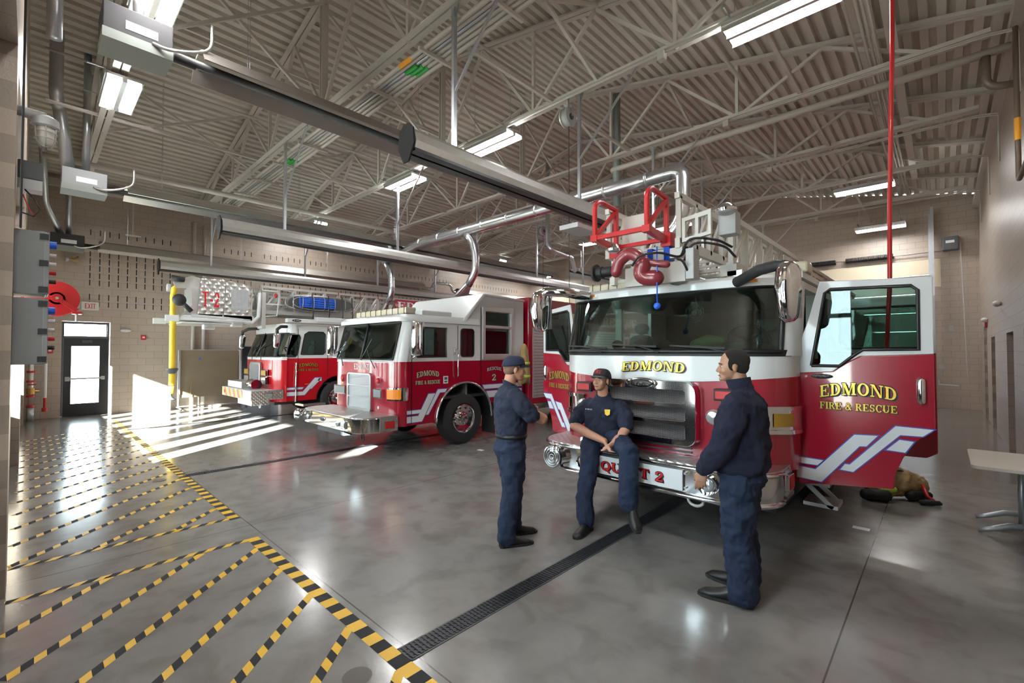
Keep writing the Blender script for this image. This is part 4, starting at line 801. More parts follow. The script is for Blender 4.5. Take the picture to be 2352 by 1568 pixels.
# aerial ladder sections
mb = MB(); ladderside(mb, -12.95, 4.1, 13.5, 2.84, 3.5); ladderside(mb, -14.25, 4.1, 13.5, 2.84, 3.5)
y = 4.2
while y < 13.4: mb.obox((-12.95, y, 2.86), (-14.25, y, 2.86), .035, .035); y += .36
ld = mb.build('ladder_section', M['alum'], t)
mb = MB(); ladderside(mb, -13.15, 4.0, 12, 2.95, 3.38, step=.3); ladderside(mb, -14.05, 4.0, 12, 2.95, 3.38, step=.3); mb.build('inner_ladder_section', M['alum'], t)
MB().box(-12.92, -12.90, 8.12, 10.6, 3.14, 3.50).build('sign_board', M['red'], ld); decal('EDMOND', FX(-12.9), 8.2, 10.5, 3.21, .22, M['wdec'], ld, 'sign_lettering', outline=False)
mb = MB()
for y in (6.2, 6.9, 7.5): mb.box(-12.915, -12.91, y, y+.02, 3.44, 3.54)
mb.build('red_mark', M['rdec'], ld)
# basket
bk = MB(); xb = -12.88; bk.box(xb-1.5, xb, 2.6, 3.95, 2.60, 2.70); bk.limb([(xb-.0, 2.15, 2.58), (xb, 2.6, 2.58), (xb, 3.9, 2.54), (xb, 4.05, 2.7), (xb, 4.08, 3.3)], [.05]*5, 10); bk.limb([(xb-1.5, 2.15, 2.58), (xb-1.5, 3.9, 2.54)], [.05]*2, 10); bk.box(xb-.06, xb+.06, 2.1, 2.35, 2.5, 2.64); bk.box(xb-1.56, xb-1.44, 2.1, 2.35, 2.5, 2.64)
bk.box(xb-1.5, xb, 2.42, 3.9, 2.47, 2.50)
b_ = bk.build('basket_frame', M['white'], t, 'auto')
mb = MB(); mb.plate([(2.72, 2.68), (3.24, 2.66), (3.3, 3.58), (2.78, 3.55)], FX(xb), .03); o = mb.build('basket_panel', M['tread2'], t); decal('T-2', FX(xb), 2.80, 3.17, 2.88, .36, M['rdec'], o, 'basket_number', outline=False)
mb = MB(); mb.plate([(3.26, 2.66), (3.86, 2.62), (3.88, 3.42), (3.8, 3.5), (3.38, 3.55), (3.31, 3.5)], FX(xb), .03); mb.build('basket_gate', M['tread2'], t); MB().plate(rrect(3.42, 2.84, 3.80, 3.36, .03), FX(xb+.006), .004).build('gate_mesh', M['mesh'], t)
MB().plate([(2.78, 2.68), (3.9, 2.62), (3.9, 3.4), (2.78, 3.55)], FX(xb-1.5, -1), .03).build('basket_side', M['tread'], t); MB().box(xb-1.5, xb, 3.86, 3.9, 2.6, 3.4).build('basket_back', M['alum'], t)
mb = MB(); mb.plate([(2.72, 2.66), (2.78, 3.56), (2.6, 3.6), (2.25, 3.42), (2.3, 3.28), (2.6, 3.3), (2.62, 2.9), (2.4, 2.66)], FX(xb-.05), .06); mb.box(xb-1.4, xb-.1, 2.72, 2.76, 2.68, 3.4); mb.build('basket_front', M['alum'], t)
mb = MB(); mb.ball((xb, 2.36, 3.0), .11, .14, .14); mb.cyl((xb, 2.36, 3.0), (xb, 2.6, 2.75), .05, 10); mb.build('water_monitor', M['black'], t, True); MB().cyl((xb+.02, 2.2, 3.5), (xb+.02, 2.45, 3.48), .06, 10).build('camera_unit', M['black'], t, True)
MB().lathe([(0, -.03), (.09, -.03), (.09, .03), (0, .03)], (xb+.02, 2.15, 3.26), 'y', 18).build('hose_reel_small', M['lgrey'], t, 'auto')
for y, z in ((2.95, 2.33), (3.55, 2.42)): o = MB().box(xb-.1, xb+.08, y-.12, y+.12, z, z+.12).build('flood_lamp', M['alum'], t, bevel=.01); MB().box(xb+.08, xb+.085, y-.09, y+.09, z+.03, z+.1).build('lens', M['clear'], o)
mb = MB(); mb.tube([(xb, 4.12, 3.4), (xb, 4.5, 3.4), (xb, 4.55, 3.3), (xb, 4.5, 2.75), (xb, 4.2, 2.72)], .018, 8); mb.tube([(xb, 4.2, 3.05), (xb, 4.9, 3.05)], .018, 8); mb.tube([(xb+.02, 4.05, 3.3), (xb+.02, 4.1, 3.5), (xb+.02, 4.9, 3.42)], .012, 6); mb.build('rail', M['white'], t, True)
MB().ball((xb+.05, 4.45, 3.28), .03, .04, .06).build('tail_lamp', M['redl'], t, True)
MB().box(xb-.3, xb+.02, 4.12, 4.22, 2.4, 3.35).build('basket_mount', M['alum'], t, bevel=.01)
# stokes litter strapped to the ladder side: a thing of its own
st = thing('rescue_litter', 'wire rescue litter with blue slatted backboard strapped to the side of the tower ladder', 'stretcher', (-12.7, 5.6, 3.12))
def ov(k, off=0): return [Vector((-12.72+off, 5.65+1.0*math.copysign(abs(math.cos(a))**.7, math.cos(a))*k, 3.13+.22*math.copysign(abs(math.sin(a))**.8, math.sin(a))*k)) for a in [2*PI*i/32 for i in range(33)]]
mb = MB(); mb.tube(ov(1, 0), .016, 8, False); mb.tube(ov(.85, .12), .009, 6, False); mb.build('rim', M['steel'], st, True)
mb = MB()
for y in (4.8, 5.05, 5.35, 5.65, 5.95, 6.25, 6.5): mb.tube([(-12.72, y, 3.33), (-12.58, y, 3.28), (-12.55, y, 3.13), (-12.58, y, 2.98), (-12.72, y, 2.93)], .009, 6)
mb.build('cross_wire', M['steel'], st, True)
mb = MB(); sl_ = [[(y0, z0), (y0+.12, z0), (y0+.12, z0+.02), (y0, z0+.02)] for y0 in (5.0, 5.16, 5.36, 5.52, 5.7, 5.84) for z0 in (3.05, 3.11, 3.17, 3.23)]
mb.plate([(4.97, 3.01), (5.99, 3.01), (5.99, 3.28), (4.97, 3.28)], FX(-12.6), .03, sl_); mb.build('backboard', M['blueb'], st)
mb = MB(); mb.plate([(v.y, v.z) for v in ov(.93)[:-1]], FX(-12.7), .03); mb.build('mesh_bed', mat('litter_mesh', (.09, .09, .085), .6, bump=.5, bs=60), st)
mb = MB()
for y in (5.3, 5.75, 6.15, 6.45): mb.tube([(-12.56, y, 3.36), (-12.53, y, 3.1), (-12.56, y+.03, 2.86), (-12.6, y+.04, 2.7)], .014, 6)
mb.build('strap', M['blk'], st, True)
# ================= right engine: QUINT 2 =================
t = QT = thing('ladder_truck', 'red and white ladder truck in the right bay, QUINT 2 on its bumper', 'fire engine', (-2.25, 7, 0))
xs, xo, yf = -1.0, -3.5, 4.52; fr = FX(xs); f0 = FY(yf-.06); RC = .42
B = lambda dy=0, ins=0: fpath(xs, xo, yf, RC, 8, .06, dy, ins)
mb = MB()
zt_ = lambda x: 1.53+.02*math.cos((x+2.25)*2.2)
curtain(mb, B(), B(), .72, 1.53, .03, None, lambda x: 1.50+.07*abs((x+2.25)/1.25)**2)
mb.plate([(4.9, .6), (5.0, .6), (5.0, 1.6), (4.9, 1.6)], fr, .05); mb.plate([(4.9, .6), (5.0, .6), (5.0, 1.6), (4.9, 1.6)], FX(xo, -1), .05)
for x_, s_ in ((xs, 1), (xo, -1)):
    mb.plate([(5.92, .6), (5.98, .6), (5.98, 1.72), (5.92, 1.72)], FX(x_, s_), .1); mb.plate([(6.95, .6), (7.6, .6), (7.6, 1.72), (6.95, 1.72)], FX(x_, s_), .05)
mb.box(xo+.05, xs-.05, 4.95, 7.55, .62, .70)
mb.build('cab_lower_body', M['red'], t, 'auto')
mb = MB(); curtain(mb, B(-.006), B(-.006), 1.50, 1.79, .03, lambda x: 1.495+.075*abs((x+2.25)/1.25)**2, lambda x: 1.79-.02*abs((x+2.25)/1.25)); mb.plate([(4.9, 1.6), (5.0, 1.6), (5.15, 2.5), (5.0, 2.5)], fr, .05); mb.plate([(4.9, 1.6), (5.0, 1.6), (5.15, 2.5), (5.0, 2.5)], FX(xo, -1), .05)
for x_, s_ in ((xs, 1), (xo, -1)):
    mb.plate([(5.92, 1.72), (5.98, 1.72), (5.98, 2.5), (5.92, 2.5)], FX(x_, s_), .1); mb.plate([(6.95, 1.72), (7.6, 1.72), (7.6, 2.5), (6.95, 2.5)], FX(x_, s_), .05)
pb, pt = B(.0), B(.17)
k = 4; curtain(mb, pb[:k], pt[:k], 1.76, 2.47, .05); curtain(mb, pb[-k:], pt[-k:], 1.76, 2.47, .05)
mb.build('cab_upper_body', M['white'], t, 'auto')
mb = MB(); curtain(mb, pb[k-1:-k+1], pt[k-1:-k+1], 1.80, 2.42, .012); mb.build('windscreen', M['glass'], t, 'auto')
mb = MB(); b_, t_ = pb[k-1:-k+1], pt[k-1:-k+1]; rim = [Vector((x, y-.008, 1.80)) for x, y in b_]+[Vector((x, y-.008, 2.42)) for x, y in reversed(t_)]; rim.append(rim[0]); mb.tube(rim, .022, 6, False); mb.build('windscreen_seal', M['blk'], t, True)
mb = MB(); bb = [(x, y-.012) for x, y in pb[2:-2]]; curtain(mb, bb, bb, 1.755, 1.815, .03); mb.build('cowl_strip', M['black'], t, 'auto')
ro = [(x, y) for x, y in fpath(xs+.02, xo-.02, yf+.13, RC, 8, .06)]+[(xo-.02, 7.6), (xs+.02, 7.6)]; ri = [(-2.25+(x+2.25)*.97, y+.06 if y < 7 else y) for x, y in ro]
mb = MB(); mb.loft([[Vector((x, y, 2.42)) for x, y in ro], [Vector((x, y, 2.49)) for x, y in ro], [Vector((x, y, 2.53)) for x, y in ri]]); mb.build('roof', M['white'], t, 'auto')
for x in (-3.05, -2.48, -2.2, -1.9, -1.3): MB().box(x-.05, x+.05, 4.61 if abs(x+2.25) < .6 else 4.64, 4.70, 2.455, 2.48).build('clearance_lamp', M['amber'], t, bevel=.004)
# grille
gx0, gx1 = -2.82, -1.72
mb = MB(); out = rrect(gx0, .88, gx1, 1.50, .1); out = [(x, z+(.045*math.cos((x+2.27)*3.2) if z > 1.3 else 0)) for x, z in out]
hol = [rrect(gx0+.09, z, gx1-.10, z+h_, .03) for z, h_ in ((.94, .14), (1.12, .13), (1.29, .13))]
mb.plate(out, FY(4.36), .12, hol); g_ = mb.build('grille', M['chrome'], t, bevel=.003)
MB().box(gx0+.06, gx1-.06, 4.41, 4.43, .92, 1.45).build('grille_mesh', M['mesh'], g_)
mb = MB(); mb.ball((-2.27, 4.345, 1.475), .17, .02, .058, 28, 12); e_ = mb.build('emblem', M['chrome'], g_, True); MB().ball((-2.27, 4.33, 1.475), .135, .015, .042, 24, 10).build('emblem_field', M['blk'], e_, True)
# handwritten style lettering of the emblem
mb = MB(); s0 = [[(-.115, -.03), (-.10, .03)], [(-.12, .02), (-.10, .035), (-.07, .03), (-.07, .012), (-.1, .002)], [(-.05, -.02), (-.045, .006)], [(-.03, -.008), (-.012, -.004), (-.012, .008), (-.028, .004), (-.028, -.014), (-.01, -.018)], [(.0, -.02), (.006, .004), (.024, .006)], [(.055, .004), (.038, .006), (.034, -.012), (.052, -.016)], [(.066, -.006), (.084, -.002), (.082, .01), (.066, .004), (.068, -.014), (.1, -.016)]]
for st_ in s0: mb.tube([Vector((-2.27+a, 4.313, 1.475+b)) for a, b in st_], .0045, 5)
mb.build('emblem_lettering', M['chrome'], g_)
decal('EDMOND', FY(yf-.066), -2.56, -1.86, 1.585, .095, M['gold'], t, 'front_name', .02, slant=.15)
# head lamp clusters
for s_ in (1, -1):
    mb = MB(); x1 = -2.25+s_*.6
    full = [(x, y-.03) for x, y in B()]; half = [p for p in full if s_*(p[0]+2.25) > .56]
    if s_ < 0: pass
    curtain(mb, half, half, 1.05, 1.085, .05); curtain(mb, half, half, 1.265, 1.30, .05); half2 = [(x, y+.02) for x, y in half]; curtain(mb, half2, half2, 1.08, 1.27, .04); hd = mb.build('headlamp_cluster', M['chrome'], t, 'auto')
    for dx, yy in ((.66, 4.46), (.84, 4.48)): MB().lathe([(0, -.02), (.055, -.018), (.07, .0), (.075, .03)], (-2.25+s_*dx, yy-.01, 1.175), 'y', 20).build('headlamp', M['clear'], hd, 'auto')
    q = [p for p in [(x+s_*.006, y-.016) for x, y in B()] if s_*(p[0]+2.25) > 1.13 and s_*(p[0]+2.25) < 1.2565]
    mb = MB(); curtain(mb, q, q, 1.115, 1.235, .03); mb.build('turn_signal', M['amberd'], hd, 'auto')
    lampbox(-2.25+s_*.78-.1, -2.25+s_*.78+.1, 4.41, 1.34, 1.45, t, 'redl', 'warning_lamp', .05, 'black')
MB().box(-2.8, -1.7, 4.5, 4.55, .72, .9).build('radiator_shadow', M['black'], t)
for z in (.76, .80, .84): MB().box(-2.7, -1.8, 4.46, 4.5, z, z+.015).build('cooling_slat', M['dgrey'], t)
# bumper
ft = fpath(xs-.02, xo-.02, 4.13, .38, 8)+[(xo-.02, 4.9), (xs-.02, 4.9)]
mb = MB(); prism(mb, ft, .47, .76); b_ = mb.build('front_bumper', M['chrome'], t, 'auto', .012)
mb = MB(); prism(mb, ft, .76, .775); mb.build('tread_deck', M['tread'], b_)
for z in (.49, .745):
    mb = MB(); mb.tube([Vector((x+.0, y-.012, z)) for x, y in ft[:-2]], .022, 8); mb.build('bumper_moulding', M['chrome'], b_, True)
o = MB().box(-2.70, -1.74, 4.10, 4.125, .53, .715).build('name_board', M['white'], b_); decal('QUINT 2', FY(4.10), -2.60, -1.92, .575, .09, M['rdec'], o, 'board_lettering')
mb = MB()
for x in (-1.72, ):
    for z in (.56, .69): mb.cyl((x, 4.13, z), (x, 4.105, z), .012, 8)
mb.build('bolt', M['steel'], b_)
for x, r in ((-3.2, .13), (-2.84, .075), (-1.52, .085)):
    o = MB().lathe([(0, -.09 if r > .1 else -.02), (r*.8, -.088 if r > .1 else -.02), (r, -.075 if r > .1 else -.03), (r, .05)], (x, 4.125, .62), 'y', 30).build('siren' if r > .1 else 'fog_lamp', M['chrome'], b_, 'auto')
    if r > .1:
        q = MB()
        for rr in (.03, .06, .085, .11): q.tube([(x+rr*math.cos(a), 4.033, .62+rr*math.sin(a)) for a in [2*PI*i/24 for i in range(25)]], .006, 5, False)
        q.build('siren_ring', M['steel'], o, True)
    else: MB().ball((x, 4.11, .62), r*.7, .03, r*.7).build('lens', M['clear'], o, True)
MB().lathe([(0, 0), (.05, 0), (.07, .03), (.06, .07), (0, .09)], (-2.93, 4.3, .775), 'z', 18).build('roller_light', M['chrome'], b_, 'auto')
mb = MB(); mb.tube([(-1.66+.07*math.cos(a), 4.2, .44+.05*math.sin(a)) for a in [2*PI*i/14 for i in range(15)]], .015, 6, False); mb.build('tow_hook', M['pipe'], b_, True)
sidelamp(xs-.02, 4.62, 4.8, .56, .70, b_, 'redl', 'marker_lamp', .02)
# doors standing open
def cabdoor(name, xh, s_, y, rear=False, lettering=True, swing=0):
    ca, sa = math.cos(R_(swing)), math.sin(R_(swing)); f = lambda u, v, w: Vector((xh+s_*(u*ca-w*sa), y-w*ca+u*sa if not swing else y+u*sa-w*ca, v)); e = .0
    lo = [(0, .575), (.69, .655), (.70, .78), (.75, .92), (.83, 1.06), (.95, 1.19), (.95, 1.78), (.48, 1.76), (.38, 1.70), (.28, 1.62), (0, 1.60)]
    if rear: lo = [(0, .64), (.86, .66), (.95, .72), (.95, 1.78), (0, 1.78)]
    d_ = MB().plate(lo, f, .05).build(name, M['red'], t, bevel=.008)
    hi = [(0, 1.60), (.28, 1.62), (.38, 1.70), (.48, 1.76), (.95, 1.78), (.95, 2.40), (.19, 2.44), (.10, 2.1), (0, 1.8)]; wn = [(.12, 1.67), (.33, 1.67), (.45, 1.78), (.5, 1.815), (.86, 1.815), (.86, 2.30), (.82, 2.34), (.27, 2.36), (.23, 2.33)]
    if rear: hi = [(0, 1.78), (.95, 1.78), (.95, 2.40), (0, 2.42)]; wn = rrect(.12, 1.84, .84, 2.30, .06)
    o = MB().plate(hi, f, .05, [wn]).build('door_top', M['white'], d_, bevel=.006)
    MB().plate(wn, lambda u, v, w: f(u, v, w-.02), .006).build('door_window', M['glass'], d_); MB().tube([f(a, b, .004) for a, b in wn]+[f(*wn[0], .004)], .014, 6, False).build('window_seal', M['blk'], d_, True)
    m_ = MB(); m_.limb([f(.87, 1.56, .02), f(.87, 1.40, .02)], [.03, .03], 10); m_.build('door_handle', M['chrome'], d_, 'auto')
    MB().plate([(.845, 1.40), (.895, 1.40), (.895, 1.56), (.845, 1.56)], lambda u, v, w: f(u, v, w+.035), .01).build('handle_grip', M['black'], d_)
    if lettering:
        g = f if s_ > 0 else (lambda u, v, w: f(.95-u, v, w))
        decal('EDMOND', g, .18, .72, 1.385, .105, M['gold'], d_, 'door_name', .035); decal('FIRE & RESCUE', g, .18, .72, 1.285, .062, M['gold'], d_, 'door_subtitle')
        P = [[(0, .765), (.155, .765), (.2, .815), (0, .82)], [(0, .63), (.185, .62), (.465, .98), (.512, .985), (.59, 1.085), (.43, 1.075), (.14, .725), (0, .735)], [(.325, .755), (.417, .75), (.735, 1.11), (.875, 1.115), (.94, 1.175), (.707, 1.18), (.394, .81), (.36, .81)], [(.645, .975), (.765, .97), (.82, 1.065), (.73, 1.07)]]
        stripe(P, f, .008, d_)
    mb = MB(); mb.tube([f(.03, 1.0, -.06), f(.03, 1.9, -.06)], .012, 6); mb.build('hinge', M['steel'], d_, True)
    pn = MB(); pn.plate([(.05, .75), (.55, .75), (.85, 1.2), (.85, 1.6), (.05, 1.5)], lambda u, v, w: f(u, v, w-.052), .01); pn.build('inner_panel', M['dgrey'], d_)
    return d_
d1 = cabdoor('cab_door', xs, 1, 4.95); mb = MB(); mb.ball((-.8, 4.945, 1.575), .085, .006, .022, 20, 8); o = mb.build('oval_badge', M['blk'], d1, True)
MB().tube([(-.86, 4.937, 1.585), (-.845, 4.937, 1.565), (-.83, 4.937, 1.59), (-.81, 4.937, 1.57), (-.79, 4.937, 1.58), (-.77, 4.937, 1.57), (-.745, 4.937, 1.582)], .003, 5).build('badge_script', M['chrome'], d1)
cabdoor('cab_door', xo, -1, 4.97, swing=22); cabdoor('rear_cab_door', xs, 1, 6.6, True, False)
# mirrors: chrome capsules on arms
for x, s_ in ((-.92, 1), (-3.58, -1)):
    mb = MB(); mb.limb([(x, 4.3, 2.46), (x, 4.28, 2.3), (x, 4.3, 2.11)], [.088, .10, .075], 20, [.13, .14, .11], (1, 0, 0)); m_ = mb.build('mirror', M['chrome'], t, True)
    q = MB(); q.tube([(x-s_*.0, 4.3, 2.5), (x-s_*.08, 4.32, 2.53), (x-s_*.25, 4.42, 2.52), (x-s_*.5, 4.62, 2.46)], .06 if s_ < 0 else .05, 12, True, .045); q.build('mirror_arm', M['chrome'] if s_ < 0 else M['black'], m_, True)
    MB().box(x-.07, x+.07, 4.42, 4.43, 2.08, 2.5).build('mirror_glass', M['steel'], m_)
# light bars and roof gear
for x0, x1 in ((-3.40, -2.80), (-1.46, -.92)):
    lb = MB().box(x0, x1, 5.08, 5.3, 2.56, 2.67).build('light_bar', M['lens'], t, bevel=.02); q = MB()
    for j in range(4): q.box(x0+.12*j+.06, x0+.12*j+.064, 5.07, 5.31, 2.555, 2.675)
    q.build('segment_line', M['dgrey'], lb)
MB().box(-1.62, -1.46, 4.95, 5.0, 2.56, 2.64).build('spot_light', M['clear'], t, bevel=.01); MB().box(-1.62, -.95, 5.0, 7.5, 2.5, 2.56).build('roof_shelf', M['white'], t)
for x in (xs, xo): wheel(x-.02 if x == xs else x+.02, 6.62, t, R=.52, out=1 if x == xs else -1, chrome=False); wheel(x-.02 if x == xs else x+.02, 12.5, t, R=.52, out=1 if x == xs else -1)
mb = MB(); mb.box(-1.02, -.74, 5.25, 5.55, .30, .335); mb.box(-1.02, -.80, 5.25, 5.55, .50, .53); mb.obox((-1.0, 5.26, .52), (-.78, 5.26, .31), .02, .04); mb.obox((-1.0, 5.54, .52), (-.78, 5.54, .31), .02, .04); mb.build('entry_step', M['alum'], t)
MB().box(xo+.1, xs-.1, 4.6, 14, .35, .62).build('chassis', M['dark'], t); MB().box(xo, xs, 7.7, 14.6, .55, 2.45).build('body', M['red'], t, bevel=.01)
# pump panel seen through the windows
mb = MB(); mb.box(-1.0, -.93, 7.72, 8.6, .7, 1.95); mb.build('pump_panel', M['tread'], t)
# cab interior
MB().box(xo+.04, xs-.04, 4.95, 7.55, .92, .98).build('cab_floor', M['dark'], t); mb = MB(); mb.loft([[Vector((x, 4.62, 1.2)), Vector((x, 4.64, 1.80)), Vector((x, 5.0, 1.84)), Vector((x, 5.15, 1.7)), Vector((x, 5.1, 1.2))] for x in (xo+.35, xs-.35)]); mb.build('dashboard', M['dgrey'], t)
mb = MB(); mb.ball((-1.45, 5.0, 1.78), .32, .28, .12); mb.build('instrument_hood', M['seat'], t, True); mb = MB(); mb.box(-2.6, -1.9, 5.1, 6.6, .98, 1.6); mb.build('engine_tunnel', M['dgrey'], t, bevel=.05)
for x in (-1.45, -3.0): seat(x, 5.45, 1.45, t)
steer(-1.45, 5.08, 1.92, t); MB().box(xo+.04, xs-.04, 7.5, 7.54, .7, 2.45).build('cab_rear_wall', M['dark'], t)
for x in (-2.9, -2.6, -2.3):
    mb = MB(); mb.ball((x, 4.95, 1.88), .07, .06, .06); mb.build('helmet', M['black'], t, True) if x == -2.9 else mb.build('headset', M['black'], t, True)
mb = MB(); c = Vector((-1.95, 4.95, 2.22))
for r in (.03, .055, .08, .1): mb.tube([c+Vector((r*math.cos(a), -.03*(1-r*6), r*math.sin(a))) for a in [2*PI*i/24 for i in range(25)]], .003, 5, False)
for i in range(12): mb.cyl(c, c+Vector((.1*math.cos(R_(30*i)), .01, .1*math.sin(R_(30*i)))), .0025, 5)
mb.cyl(c, c+Vector((0, .06, 0)), .03, 10); mb.cyl(c+Vector((0, .05, 0)), c+Vector((0, .05, .22)), .01, 6); mb.build('dashboard_fan', M['lgrey'], t, True)
for a_, b_ in (((-2.80, 4.44, 1.79), (-3.05, 4.50, 1.87)), ((-2.12, 4.43, 1.79), (-2.42, 4.45, 1.88)), ((-1.45, 4.46, 1.79), (-1.75, 4.46, 1.86))):
    q = MB(); q.tube([a_, b_], .008, 6); q.obox(Vector(b_)+Vector((-.28, .03, -.0)), Vector(b_)+Vector((.28, -.02, -.03)), .012, .018); q.build('wiper', M['black'], t)
stripeset(fr, [[(4.9, .8), (5.0, .8), (5.0, .86), (4.9, .86)]], t)
# aerial ladder above the cab
mb = MB(); ladderside(mb, -1.6, 5.0, 14.2, 2.68, 3.2, w_=.07, step=.5); ladderside(mb, -3.0, 5.0, 14.2, 2.68, 3.2, w_=.07, step=.5)
for k in range(24): mb.obox((-1.6, 5.1+.38*k, 2.68), (-3.0, 5.1+.38*k, 2.68), .04, .04)
mb.box(-1.68, -1.52, 4.95, 6.4, 2.58, 2.70)
ld = mb.build('ladder_section', M['offw'], t)
mb = MB(); ladderside(mb, -1.9, 4.4, 13, 2.88, 3.36, w_=.05, step=.4); ladderside(mb, -2.7, 4.4, 13, 2.88, 3.36, w_=.05, step=.4)
for k in range(24): mb.obox((-1.9, 4.5+.35*k, 2.88), (-2.7, 4.5+.35*k, 2.88), .03, .03)
mb.build('tip_ladder_section', M['offw'], t)
o = MB().box(-1.555, -1.545, 7.0, 9.8, 2.78, 3.12).build('sign_board', M['offw'], ld); decal('EDMOND', FX(-1.545), 7.1, 9.7, 2.84, .2, M['rdec'], o, 'sign_lettering')
# red tip cage
mb = MB()
for x in (-2.60, -2.02):
    P = [(x, 4.0, 2.96)]+[(x, 4.0, 3.22)]+[(x, 4.12-.12*math.cos(a), 3.26+.11*math.sin(a)) for a in [R_(15*i) for i in range(0, 6)]]+[(x, 4.14, 3.375), (x, 4.42, 3.36)]
    mb.tube(P, .027, 8, True, None, (1, 0, 0))
    mb.obox((x, 4.42, 2.9), (x, 4.42, 3.38), .045, .045, (1, 0, 0)); mb.obox((x, 4.01, 2.99), (x, 4.41, 3.33), .04, .04, (1, 0, 0)); mb.obox((x, 3.98, 2.97), (x, 4.45, 2.92), .05, .07); mb.box(x-.04, x+.04, 3.97, 4.03, 2.93, 3.0)
mb.obox((-2.6, 4.0, 2.97), (-2.02, 4.0, 2.97), .045, .045); mb.obox((-2.6, 4.3, 2.91), (-2.02, 4.3, 2.91), .04, .04); mb.box(-2.66, -2.56, 4.38, 4.5, 2.82, 2.98); mb.box(-2.06, -1.96, 4.38, 4.5, 2.86, 3.0)
mb.build('tip_cage', M['redp'], t, bevel=.004)
MB().box(-2.6, -1.86, 4.42, 4.5, 2.74, 2.84).box(-2.5, -1.84, 4.44, 4.52, 2.5, 2.7).box(-2.6, -2.3, 4.55, 4.58, 3.0, 3.3).build('tip_panel', M['offw'], t)
MB().box(-1.80, -1.72, 4.35, 4.5, 2.5, 2.8).build('junction_box', M['lgrey'], t, bevel=.008); MB().box(-1.56, -1.40, 4.55, 4.7, 2.92, 3.14).build('junction_box', M['lgrey'], t, bevel=.008)
mb = MB(); mb.plate([(-1.86, 2.88), (-1.58, 2.92), (-1.58, 3.16), (-1.86, 3.12)], FY(4.42), .04, [[(-1.83, 2.92), (-1.73, 2.935), (-1.73, 3.10), (-1.83, 3.085)], [(-1.70, 2.94), (-1.61, 2.95), (-1.61, 3.11), (-1.70, 3.10)]]); mb.build('lamp_bracket', M['offw'], t)
for x, y, z, r in ((-1.42, 4.35, 3.08, .09), (-2.5, 4.2, 2.86, .065)):
    o = MB().lathe([(r, 0), (r*1.05, .02), (r*.7, .06), (r*.2, .08), (0, .08)], (x, y, z), 'z', 22).build('flood_lamp', M['chrome'], t, 'auto'); MB().ball((x, y, z), r*.95, r*.95, r*.4).build('lens', M['clear'], o, True)
# water monitor
mb = MB(); mb.limb(spl([(-2.42, 4.12, 2.62), (-2.38, 4.12, 2.72), (-2.28, 4.12, 2.78), (-2.18, 4.12, 2.74), (-2.13, 4.14, 2.64)], 4), [.062]*17, 18); mb.limb(spl([(-2.13, 4.14, 2.66), (-2.16, 4.15, 2.58), (-2.12, 4.17, 2.53), (-2.03, 4.2, 2.52)], 4), [.078]*13, 18); mb.limb([(-2.14, 4.14, 2.68), (-1.92, 4.2, 2.64)], [.035, .035], 10); mb.build('water_monitor', M['mar'], t, True)
mb = MB(); mb.lathe([(0, -.20), (.085, -.20), (.092, -.17), (.06, -.16), (.062, -.10), (.052, -.09), (.052, .02), (0, .02)], (-2.48, 4.12, 2.63), 'x', 20); mb.build('monitor_nozzle', M['black'], t, 'auto')
mb = MB()
for P in ([(-2.2, 4.04, 2.64), (-2.1, 4.02, 2.72), (-1.95, 4.1, 2.74), (-1.84, 4.3, 2.72), (-1.8, 4.4, 2.82)], [(-1.86, 4.4, 2.75), (-1.75, 4.35, 2.88), (-1.55, 4.45, 2.86), (-1.45, 4.6, 2.8)], [(-1.84, 4.42, 2.7), (-1.72, 4.38, 2.84), (-1.5, 4.5, 2.80), (-1.45, 4.7, 2.72)], [(-1.9, 4.4, 2.72), (-1.8, 4.3, 2.66), (-1.78, 4.4, 2.54)]): mb.tube(spl(P), .012, 6)
mb.build('cable', M['black'], t, True)
MB().cyl((-1.98, 4.5, 2.55), (-1.98, 9, 2.62), .07, 14).build('waterway_pipe', M['steel'], t, True)
MB().box(-3.02, -2.78, 3.95, 4.3, 3.12, 3.17).build('tip_tray', M['lgrey'], t)
# ---- loose things on the right engine
rp = thing('rope', 'blue cord with a knotted ball hanging from the ladder tip before the windscreen', 'rope', (-2.0, 4.15, 2.8))
MB().cyl((-2.0, 4.16, 2.82), (-2.0, 4.16, 2.27), .007, 6).build('hanging_line', M['blueb'], rp, True); MB().ball((-2.0, 4.16, 2.24), .033).build('knot', M['blueb'], rp, True)
mb = MB()
for x in (-2.02, -2.2):
    mb = MB()
    for k in range(5): mb.tube([(x+.012*k-.02, 4.41, 2.86), (x+.012*k-.02, 4.41, 2.73), (x+.012*k-.02, 4.53, 2.73), (x+.012*k-.02, 4.53, 2.86), (x+.012*k-.02, 4.41, 2.86)], .006, 5, False)
    mb.build('coil', M['blueb'], rp, True)
mb = MB(); mb.limb([(-1.86, 4.72, 1.86), (-1.72, 4.72, 1.90), (-1.6, 4.74, 1.9)], [.06, .075, .05], 14, [.05, .055, .04]); tag(mb.build('cloth_pouch', M['olive'], None, True), 'crumpled olive green pouch on the dashboard behind the right windscreen', 'pouch')
t = thing('air_hose', 'red coiled air line hanging straight from the roof behind the right cab door', 'hose', (-.33, 5.9, 7)); MB().tube([(-.31, 6, 6.4), (-.33, 6, 4.8), (-.37, 6, 3.3), (-.38, 6, 2.5), (-.42, 6.0, 1.7), (-.6, 6.1, 1.5)], .02, 8).build('hose_line', M['redp'], t, True)
